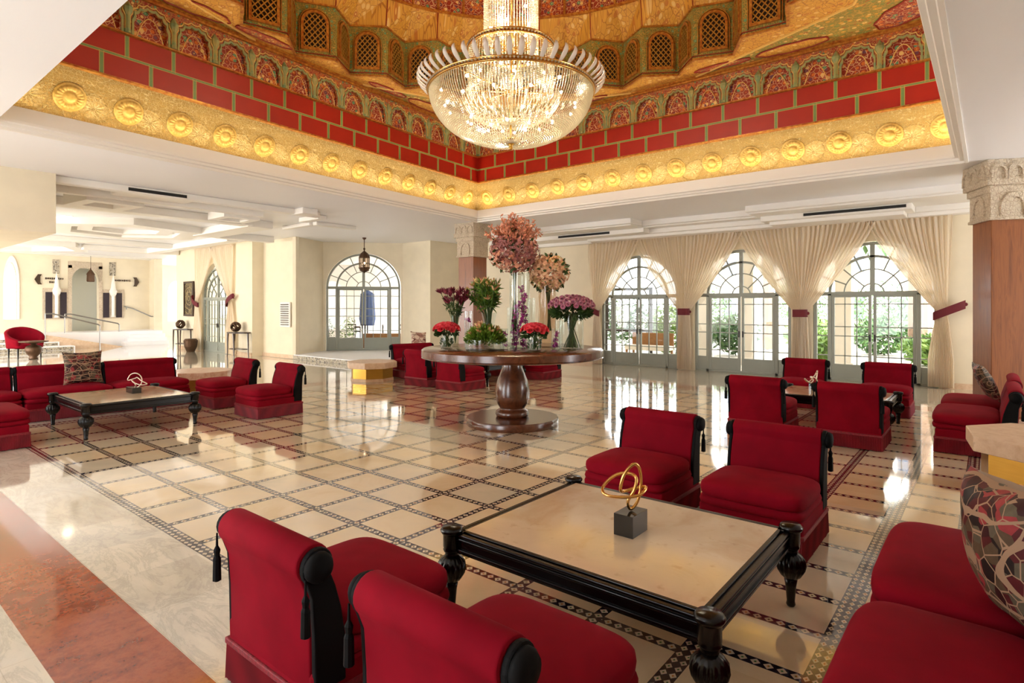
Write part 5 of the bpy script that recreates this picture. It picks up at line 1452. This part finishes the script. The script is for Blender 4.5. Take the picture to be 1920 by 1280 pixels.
a = MB(); a.lathe([(0.1, 0.52), (0.38, 0.56), (0.40, 0.58), (0.40, 0.6)], n=24); a.build('top', M['bronze'], ut); tag(ut, 'small bronze side table with urn-shaped base beside the far armchair', 'side table')

# ================================================================ chandelier
CX, CY = 6.72, 5.50
ch = empty('chandelier', (CX, CY, 4.1))
def L(z): return z - 4.1
def octa(mb, p, r, e=1.0):
    x, y, z = p; b = len(mb.v)
    mb.v += [(x + r, y, z), (x, y + r, z), (x - r, y, z), (x, y - r, z), (x, y, z + r * e), (x, y, z - r * e)]
    for f in ((0, 1, 4), (1, 2, 4), (2, 3, 4), (3, 0, 4), (1, 0, 5), (2, 1, 5), (3, 2, 5), (0, 3, 5)):
        mb.f.append(tuple(b + i for i in f)); mb.mi.append(0); mb.sm.append(False)
def bowl(t, R, H, z0): return (R * math.cos(t * PI / 2) ** 0.82, z0 - H * math.sin(t * PI / 2) ** 1.05)
bd = MB()
for k in range(176):
    a = 2 * PI * k / 176; last = None
    for i in range(56):
        t = i / 56
        if t > 0.62 and k % 2: continue
        if t > 0.88 and k % 4: continue
        r, z = bowl(t, 1.2, 0.74, 4.9); octa(bd, (r * math.cos(a), r * math.sin(a), L(z)), 0.0135, 1.1)
for k in range(40):
    a = 2 * PI * (k + .5) / 40
    for i in range(34):
        r, z = bowl(i / 34, 0.72, 0.42, 4.85); octa(bd, (r * math.cos(a), r * math.sin(a), L(z)), 0.014, 1.3)
bd.build('bowl_beads', M['crystal'], ch)['kind'] = 'stuff'
bd = MB()
for k in range(76):
    a = 2 * PI * k / 76
    for i in range(26):
        z = 5.54 - i * 0.026; r = 0.62 + 0.02 * math.sin(i / 26 * PI); octa(bd, (r * math.cos(a), r * math.sin(a), L(z)), 0.0125, 1.2)
bd.build('middle_tier_beads', M['crystal'], ch)['kind'] = 'stuff'
bd = MB()
for k in range(56):
    a = 2 * PI * k / 56
    for i in range(56):
        z = 6.95 - i * 0.026; octa(bd, (0.40 * math.cos(a), 0.40 * math.sin(a), L(z)), 0.0125, 1.2)
bd.build('upper_tier_beads', M['crystal'], ch)['kind'] = 'stuff'
for nm, r, z in (('lower_ring', 1.22, 4.92), ('middle_ring', 0.63, 5.56), ('upper_ring', 0.41, 6.97)):
    a = MB(); a.lathe([(r - 0.03, L(z) - 0.035), (r + 0.012, L(z) - 0.035), (r + 0.02, L(z) - 0.02), (r + 0.005, L(z) - 0.015), (r + 0.005, L(z) + 0.015), (r + 0.02, L(z) + 0.02), (r + 0.012, L(z) + 0.035), (r - 0.03, L(z) + 0.035), (r - 0.03, L(z) - 0.035)], n=96, cap=False)
    rg = a.build(nm, M['gold'], ch, smooth=True)
    a = MB(); n = int(2 * PI * r / 0.05)
    for k in range(n): octa(a, ((r + 0.018) * math.cos(2 * PI * k / n), (r + 0.018) * math.sin(2 * PI * k / n), L(z)), 0.017)
    a.build('ring_jewels', M['crystal'], rg)['kind'] = 'stuff'
pet = MB(); P = []
for i in range(9):
    t = i / 8; P.append((0.0 + 0.15 * math.sin(t * 2.0), 0, -0.01 + 0.19 * t))
V = []; F = []
for i, p in enumerate(P):
    t = i / 8; w = 0.038 * math.sin(PI * min(0.93, 0.14 + t * 0.84)) ** 0.6
    for q in range(8):
        an = 2 * PI * q / 8; V.append((p[0] + 0.55 * w * math.cos(an), w * math.sin(an), p[2]))
for i in range(8):
    for q in range(8): F.append((i * 8 + q, i * 8 + (q + 1) % 8, (i + 1) * 8 + (q + 1) % 8, (i + 1) * 8 + q))
F += [tuple(reversed(range(8))), tuple(64 + q for q in range(8))]
pet.add(V, F); p0 = None
for k in range(56):
    a = 2 * PI * k / 56
    if p0 is None: p0 = pet.build('glass_petal', M['petalglass'], ch, smooth=True); o = p0
    else: o = p0.copy(); COL.objects.link(o); o.parent = ch; KIDS[ch.name].append(o)
    o.location = (1.22 * math.cos(a), 1.22 * math.sin(a), L(4.95)); o.rotation_euler = (0, 0, a)
a = MB(); a.lathe([(0.0, L(4.06)), (0.02, L(4.07)), (0.03, L(4.10)), (0.02, L(4.12)), (0.06, L(4.16)), (0.13, L(4.20)), (0.135, L(4.215)), (0.0, L(4.22))], n=24); a.build('finial', M['brass'], ch, smooth=True)
a = MB(); a.tube([(0, 0, L(4.2)), (0, 0, L(11.6))], 0.02, 8); a.build('stem', M['brass'], ch)
for rr_, zz_ in ((1.2, 4.92), (0.62, 5.56)):
    a = MB()
    for k in range(8):
        an = 2 * PI * k / 8; a.bar((0, 0, L(zz_)), (rr_ * math.cos(an), rr_ * math.sin(an), L(zz_)), 0.013)
    a.build('spokes', M['brass'], ch)
bl = MB(); bl.sphere((0, 0, 0), 0.022, 10, 6); b0 = None
spots = [(0.95, 4.68, 12), (0.62, 4.50, 9), (0.3, 4.42, 5), (0.5, 5.15, 8), (0.3, 5.85, 5), (0.3, 6.3, 5), (1.05, 4.82, 10)]
for r, z, n in spots:
    for k in range(n):
        a = 2 * PI * (k + r * 3) / n
        if b0 is None: b0 = bl.build('bulb', M['bulb'], ch, smooth=True); o = b0
        else: o = b0.copy(); COL.objects.link(o); o.parent = ch; KIDS[ch.name].append(o)
        o.location = (r * math.cos(a), r * math.sin(a), L(z))
tag(ch, 'huge tiered crystal bead chandelier with glass petals hanging under the painted dome', 'chandelier')
for k in range(6):
    a = 2 * PI * k / 6; lamp('POINT', 'chandelier_glow', (CX + 0.62 * math.cos(a), CY + 0.62 * math.sin(a), 4.68), 30, (1, 0.84, 0.58), 0.08)
for z in (5.2, 5.9, 6.5): lamp('POINT', 'chandelier_glow', (CX, CY, z), 95, (1, 0.84, 0.58), 0.1)

# ================================================================ round flower table
TX, TY, TT = 6.80, 5.54, 1.13
rt = empty('round_table', (TX, TY, 0))
a = MB(); a.lathe([(0.0, TT), (1.32, TT), (1.335, TT - 0.012), (1.345, TT - 0.02), (1.345, TT - 0.105), (1.335, TT - 0.115), (1.345, TT - 0.125), (1.31, TT - 0.135), (0.0, TT - 0.135)][::-1], n=96, cap=False); a.build('tabletop', M['mahogany'], rt, smooth=True).modifiers.new('edge', 'EDGE_SPLIT').split_angle = math.radians(40)
a = MB(); a.lathe([(0.2, 0.10), (0.235, 0.115), (0.25, 0.15), (0.245, 0.19), (0.21, 0.215), (0.185, 0.23), (0.19, 0.245), (0.225, 0.30), (0.25, 0.38), (0.258, 0.46), (0.25, 0.56), (0.225, 0.66), (0.185, 0.75), (0.155, 0.83), (0.148, 0.90), (0.16, 1.0)], n=48, cap=False); a.build('pedestal', M['mahogany'], rt, smooth=True)
a = MB(); a.lathe([(0.0, 0.0), (0.68, 0.0), (0.685, 0.01), (0.685, 0.095), (0.675, 0.11), (0.0, 0.11)], n=72, cap=False); a.build('base', M['mahogany'], rt, smooth=True).modifiers.new('edge', 'EDGE_SPLIT').split_angle = math.radians(40)
tag(rt, 'large round mahogany table with baluster pedestal carrying the flower vases', 'table')

rf = random.Random(21)
def tpos(px, dd=0.0):
    """a place on the tabletop: px = metres to the right of the table centre seen from the entrance, dd = metres farther away"""
    return (TX + RGT.x * px + FWD.x * dd, TY + RGT.y * px + FWD.y * dd, TT)
def vase(label, w, d, prof, mat='vaseglass', water=None, name='glass_vase'):
    x, y, z = tpos(w, d); r = empty(name, (x, y, z)); th = 0.006
    a = MB(); inner = [(max(0.001, rr - th), zz + (0.012 if i == 0 else 0)) for i, (rr, zz) in enumerate(prof)]
    a.lathe([(0.001, prof[0][1])] + prof, n=32, cap=False); a.build('glass_body', M[mat], r, smooth=True)
    tag(r, label, 'vase'); return r
def rnddir(): return Vector((rf.gauss(0, 1), rf.gauss(0, 1), rf.gauss(0, 1))).normalized()
def leafm(mb, p, d, L_, w):
    d = Vector(d).normalized(); s = d.orthogonal().normalized(); s = (Matrix.Rotation(rf.uniform(0, 6.28), 3, d) @ s)
    p = Vector(p); n = d.cross(s) * L_ * 0.08
    mb.add([p, p + d * L_ * 0.35 + s * w / 2 + n, p + d * L_ * 0.7 + s * w / 2.6, p + d * L_, p + d * L_ * 0.7 - s * w / 2.6, p + d * L_ * 0.35 - s * w / 2 + n], [(0, 1, 2), (0, 2, 4), (2, 3, 4), (0, 4, 5)])
def rose(mb, c, r, up=(0, 0, 1)):
    up = Vector(up).normalized(); q = Vector((0, 0, 1)).rotation_difference(up).to_matrix(); c = Vector(c)
    for k, (rr, h, lean, n) in enumerate(((0.25, 0.9, 0.1, 4), (0.5, 0.85, 0.25, 5), (0.78, 0.7, 0.45, 6), (1.0, 0.45, 0.75, 6))):
        for j in range(n):
            a0 = 2 * PI * (j + 0.5 * k) / n; wv = 2 * PI / n * 0.72
            pts = []
            for (rad, hh) in ((rr * 0.35, -0.25), (rr * 0.9, h * 0.35), (rr * (1 + lean * 0.3), h * 0.7)):
                for da in (-wv, 0, wv):
                    bl_ = 1.08 if da == 0 else 0.92
                    pts.append(c + q @ (Vector((rad * bl_ * math.cos(a0 + da), rad * bl_ * math.sin(a0 + da), hh * (1.1 if da == 0 else 0.9))) * r))
            mb.add(pts, [(0, 1, 4, 3), (1, 2, 5, 4), (3, 4, 7, 6), (4, 5, 8, 7)])
def stems(mb, n, rb_, rt_, z0, z1, r=0.005):
    for i in range(n):
        a = rf.uniform(0, 6.28); b_ = a + PI + rf.uniform(-.6, .6)
        k0 = rb_ * rf.uniform(.3, 1); k1 = rt_ * rf.uniform(.3, 1)
        mb.tube([(k0 * math.cos(a), k0 * math.sin(a), z0), ((k0 * math.cos(a) + k1 * math.cos(b_)) * .5, (k0 * math.sin(a) + k1 * math.sin(b_)) * .5, (z0 + z1) / 2 + .01), (k1 * math.cos(b_), k1 * math.sin(b_), z1)], r, 5)
def floret(mb, c, r, up):
    up = Vector(up).normalized(); s = up.orthogonal().normalized(); s = Matrix.Rotation(rf.uniform(0, 6.28), 3, up) @ s; t = up.cross(s); c = Vector(c)
    for k in range(4):
        a = k * PI / 2; d = s * math.cos(a) + t * math.sin(a); e = up.cross(d)
        mb.add([c, c + d * r * .6 + e * r * .42 + up * r * .12, c + d * r * 1.05 + up * r * .2, c + d * r * .6 - e * r * .42 + up * r * .12], [(0, 1, 2, 3)])
def roses_vase(tagv, tagb, w, d, group=None):
    vase(tagv, w, d, [(0.085, 0), (0.095, 0.02), (0.098, 0.12), (0.10, 0.19)])
    x, y, z = tpos(w, d); b = empty('rose_bouquet', (x, y, z))
    s = MB(); stems(s, 16, 0.07, 0.08, 0.02, 0.24); s.build('stems', M['stem'], b)
    lf = MB()
    for i in range(150):
        dd = rnddir(); dd.z = abs(dd.z) * 0.4; leafm(lf, Vector((dd.x * 0.13, dd.y * 0.13, 0.22 + dd.z * 0.1 + rf.uniform(-.05, .04))), dd + Vector((0, 0, rf.uniform(-.5, .3))), 0.07, 0.035)
    for i in range(40): dd = rnddir(); leafm(lf, Vector((dd.x * 0.07, dd.y * 0.07, 0.03 + rf.random() * .1)), (dd.x, dd.y, 1), 0.06, 0.025)
    lf.build('leaves', M['darkleaf'], b)
    n = 30; g = PI * (3 - 5 ** .5)
    for i in range(n):
        u = (i + .5) / n; ph = math.acos(1 - u * 0.95); a = i * g
        dx = Vector((math.sin(ph) * math.cos(a), math.sin(ph) * math.sin(a), math.cos(ph)))
        m_ = MB(); rose(m_, (0, 0, 0), 0.044); o = m_.build('rose', M['rose'], b, smooth=True, loc=(dx.x * 0.18, dx.y * 0.18, 0.27 + dx.z * 0.10)); o.rotation_euler = Vector((0, 0, 1)).rotation_difference(dx + Vector((0, 0, .4))).to_euler()
    tag(b, tagb, 'bouquet')
roses_vase('short round glass vase at the left of the round table, holding pink-red roses', 'dome of pink-red roses in the short vase at the left of the round table', -0.97, -0.1)
roses_vase('short round glass vase near the front of the round table, holding pink-red roses', 'dome of pink-red roses in the short vase right of the tall centre cylinder', 0.31, -0.60)
# tall slim vase with dark proteas
vase('slim tapered glass vase behind the left roses, holding dark wine blooms', -0.88, 0.30, [(0.045, 0), (0.05, 0.2), (0.085, 0.5)])
x, y, z = tpos(-0.88, 0.30); b = empty('wine_flower_bouquet', (x, y, z)); s = MB(); f = MB(); lf = MB()
for i in range(24):
    a = rf.uniform(0, 6.28); sp = rf.uniform(0.03, 0.24); h = rf.uniform(0.62, 0.86); top = Vector((sp * math.cos(a), sp * math.sin(a), h)); s.tube([(0, 0, 0.05), (top.x * .3, top.y * .3, 0.45), top], 0.005, 5)
    for j in range(16): dd = (rnddir() * .5 + Vector((top.x, top.y, .6))).normalized(); leafm(f, top - dd * 0.02, dd, 0.12, 0.028)
    for j in range(5): leafm(lf, Vector((top.x * .6, top.y * .6, h * .75)), rnddir() + Vector((0, 0, .6)), 0.09, 0.02)
s.build('stems', M['stem'], b); f.build('blooms', M['wine'], b); lf.build('leaves', M['darkleaf'], b); tag(b, 'spiky dark wine-red flowers in the slim vase on the left', 'bouquet')
# tall lilies
vase('tall flared glass vase behind the low green bowl, holding lilies', -0.36, 0.35, [(0.075, 0), (0.08, 0.1), (0.07, 0.3), (0.12, 0.52)])
x, y, z = tpos(-0.36, 0.35); b = empty('lily_bouquet', (x, y, z)); s = MB(); f = MB(); lf = MB()
for i in range(26):
    a = rf.uniform(0, 6.28); sp = rf.uniform(0.05, 0.36); h = rf.uniform(0.72, 1.02); top = Vector((sp * math.cos(a), sp * math.sin(a), h)); s.tube([(0, 0, 0.1), (top.x * .25, top.y * .25, 0.5), top], 0.006, 5)
    for j in range(24):
        t = rf.uniform(0.45, 1); p = Vector((top.x * t * t, top.y * t * t, 0.45 + (h - 0.45) * t)); leafm(lf, p, rnddir() + Vector((top.x * 2, top.y * 2, .5)), 0.14, 0.026)
    for j in range(3 if i % 2 else 7): leafm(f, top, rnddir() + Vector((top.x * 2, top.y * 2, 1.0)), 0.10, 0.03)
s.build('stems', M['stem'], b); lf.build('leaves', M['leaf'], b); f.build('lilies', M['lily'], b); tag(b, 'tall green lily stems with peach buds in front of the wooden pillar', 'bouquet')
# low bowl of green
vase('wide low glass bowl at the front left of the round table', -0.39, -0.42, [(0.27, 0), (0.275, 0.01), (0.275, 0.15)])
x, y, z = tpos(-0.39, -0.42); b = empty('green_arrangement', (x, y, z)); f = MB(); lf = MB(); dk = MB()
for i in range(900):
    dd = rnddir(); dd.z = abs(dd.z); p = Vector((dd.x * 0.24, dd.y * 0.24, 0.10 + dd.z * 0.20)) * 1.0; leafm(lf if i % 3 else dk, p * rf.uniform(.7, 1), dd + Vector((0, 0, .3)), 0.10, 0.03)
for i in range(18):
    dd = rnddir(); dd.z = abs(dd.z) + .3; dd.normalize(); c = Vector((dd.x * 0.22, dd.y * 0.22, 0.12 + dd.z * 0.24))
    for j in range(6): leafm(f, c, dd + rnddir() * .8, 0.08, 0.03)
lf.build('lime_leaves', M['limeleaf'], b); dk.build('dark_leaves', M['leaf'], b); f.build('lilies', M['lily'], b); tag(b, 'low mound of lime green leaves and pink lilies in the wide bowl', 'flower arrangement')
# tall centre cylinder with magenta orchids, hydrangea ball on top
vase('tallest clear glass cylinder at the centre of the round table', 0.11, -0.05, [(0.145, 0), (0.15, 0.01), (0.15, 1.12)])
x, y, z = tpos(0.11, -0.05); b = empty('orchid_spray', (x, y, z)); s = MB(); f = MB()
for q in range(4):
    a0 = q * 1.57; pts = [Vector((0.10 * math.cos(a0 + t * 2.0) * (1 - t * .3), 0.10 * math.sin(a0 + t * 2.0) * (1 - t * .3), 0.04 + (0.5 + 0.12 * q) * t)) for t in [i / 12 for i in range(13)]]
    s.tube(pts, 0.005, 5)
    for p in pts:
        for j in range(4): floret(f, p + rnddir() * 0.03, 0.034, rnddir())
s.build('stems', M['stem'], b); f.build('orchid_blooms', M['magenta'], b); tag(b, 'magenta orchid stems standing inside the tallest glass cylinder', 'flowers')
def hydrangea(label, w, d, zc, rad, cols, n, leaves=0, squash=0.8, spray=None):
    x, y, z = tpos(w, d); b = empty('hydrangea_bouquet', (x, y, z)); M1 = [MB() for _ in cols]
    heads = []
    for i in range(n):
        g = PI * (3 - 5 ** .5); u = (i + .5) / n; zz = 1 - 2 * u; rr = math.sqrt(max(0, 1 - zz * zz)); dd = Vector((rr * math.cos(i * g), rr * math.sin(i * g), zz)); c = Vector((dd.x * rad * .62, dd.y * rad * .62, zc + dd.z * rad * .62 * squash)); heads.append((c, dd))
        r0 = rad * 0.44; k = i % len(cols)
        mbh = M1[k]
        for j in range(95):
            q = rnddir()
            if q.dot(dd) < -0.35: continue
            floret(mbh, c + q * r0 * rf.uniform(.9, 1.02), 0.027, q)
        core = MB()
    for mbh, c in zip(M1, cols): mbh.build('flower_heads', M[c], b)
    lf = MB()
    for i in range(leaves):
        dd = rnddir(); leafm(lf, Vector((dd.x * rad * .85, dd.y * rad * .85, zc + dd.z * rad * .8)), dd + rnddir() * .6, 0.09, 0.045)
    s = MB(); stems(s, 10, 0.05, 0.06, 0.25, zc - rad * .3, 0.007); s.build('stems', M['stem'], b)
    if leaves: lf.build('leaves', M['darkleaf'], b)
    if spray:
        sp = MB(); br = MB()
        for i in range(80):
            dd = rnddir(); dd.z = abs(dd.z) + .35; dd.normalize(); hh = rf.uniform(.8, 1.15) * spray; tip = Vector((dd.x * hh * 1.15, dd.y * hh * 1.15, zc + rad * .25 + dd.z * hh)); br.tube([(0, 0, zc), tip], 0.003, 4)
            for j in range(16): leafm(sp, Vector((0, 0, zc)).lerp(tip, rf.uniform(.6, 1.0)), rnddir() + dd * .6, 0.06, 0.028)
        br.build('twigs', M['stem'], b); sp.build('blossom_spray', M['coral'], b)
    tag(b, label, 'bouquet')
hydrangea('big dusty pink hydrangea ball with coral blossom spray, highest on the round table', 0.03, -0.05, 1.42, 0.37, ['dusty', 'dusty', 'coral'], 22, 30, 0.8, 0.42)
vase('tall smoked ribbed glass cylinder behind the right roses', 0.53, 0.15, [(0.13, 0), (0.135, 0.01), (0.135, 0.92)], 'amberglass')
hydrangea('peach and green hydrangea ball on the smoked cylinder, right of the centre', 0.55, 0.15, 1.13, 0.31, ['peach', 'peach', 'lily'], 18, 90, 0.85)
# mauve chrysanthemums
vase('wide clear glass cylinder at the right of the round table with water and stems', 0.86, -0.22, [(0.17, 0), (0.175, 0.01), (0.175, 0.50)])
x, y, z = tpos(0.86, -0.22); b = empty('mauve_bouquet', (x, y, z)); s = MB(); lf = MB(); stems(s, 34, 0.13, 0.14, 0.02, 0.52, 0.007); s.build('stems', M['stem'], b)
for i in range(420):
    dd = rnddir(); dd.z *= .5; leafm(lf, Vector((dd.x * 0.24, dd.y * 0.24, 0.53 + dd.z * 0.12)), dd + Vector((0, 0, rf.uniform(-.4, .6))), 0.10, 0.04)
lf.build('leaves', M['darkleaf'], b); n = 64; g = PI * (3 - 5 ** .5)
for i in range(n):
    u = (i + .5) / n; ph = math.acos(1 - u * 0.98); a = i * g; dx = Vector((math.sin(ph) * math.cos(a), math.sin(ph) * math.sin(a), math.cos(ph))); c = MB()
    for ring in range(4):
        for j in range(11):
            aa = 2 * PI * (j + ring * .5) / 11; el = 0.15 + ring * 0.38; d_ = Vector((math.cos(aa) * math.cos(el), math.sin(aa) * math.cos(el), math.sin(el))); sd = Vector((-math.sin(aa), math.cos(aa), 0)); Lp = 0.05 - ring * 0.007
            c.add([(0, 0, 0), d_ * Lp * .6 + sd * .009, d_ * Lp, d_ * Lp * .6 - sd * .009], [(0, 1, 2, 3)])
    o = c.build('mauve_flower', M['mauve'], b, loc=(dx.x * 0.33, dx.y * 0.33, 0.60 + dx.z * 0.17)); o.rotation_euler = Vector((0, 0, 1)).rotation_difference(dx).to_euler()
tag(b, 'wide dome of mauve chrysanthemums with dark leaves at the right of the table', 'bouquet')
# small glasses with orchid heads
for (w, d, h, lb) in ((-0.12, -0.30, 0.30, 'small clear glass tube with magenta orchids right of the low green bowl'), (0.62, -0.38, 0.30, 'small glass tube with magenta orchids between the front roses and mauve flowers'), (-0.66, 0.05, 0.55, 'thin clear glass tube with a single orchid left of the lilies'), (-0.02, 0.42, 0.6, 'empty slim glass cylinder behind the centre of the round table'), (0.30, 0.45, 0.75, 'slim clear cylinder behind the tallest vase'), (0.72, 0.30, 0.4, 'slim clear cylinder between the smoked vase and the mauve flowers')):
    vase(lb, w, d, [(0.055, 0), (0.06, 0.01), (0.06, h)], name='glass_tube')
    if 'orchid' in lb:
        x, y, z = tpos(w, d); f = MB()
        for j in range(5 if 'single' in lb else 22): floret(f, Vector((rf.uniform(-.03, .03), rf.uniform(-.03, .03), (h * 0.7 if 'single' in lb else 0.04) + rf.random() * (0.05 if 'single' in lb else h - 0.08))), 0.03, rnddir())
        tag(f.build('cut_orchids', M['magenta'], loc=(x, y, z)), lb.replace('small clear glass tube with ', '').replace('small glass tube with ', '').replace('thin clear glass tube with a single orchid', 'pale magenta orchid head in the thin tube'), 'flowers')
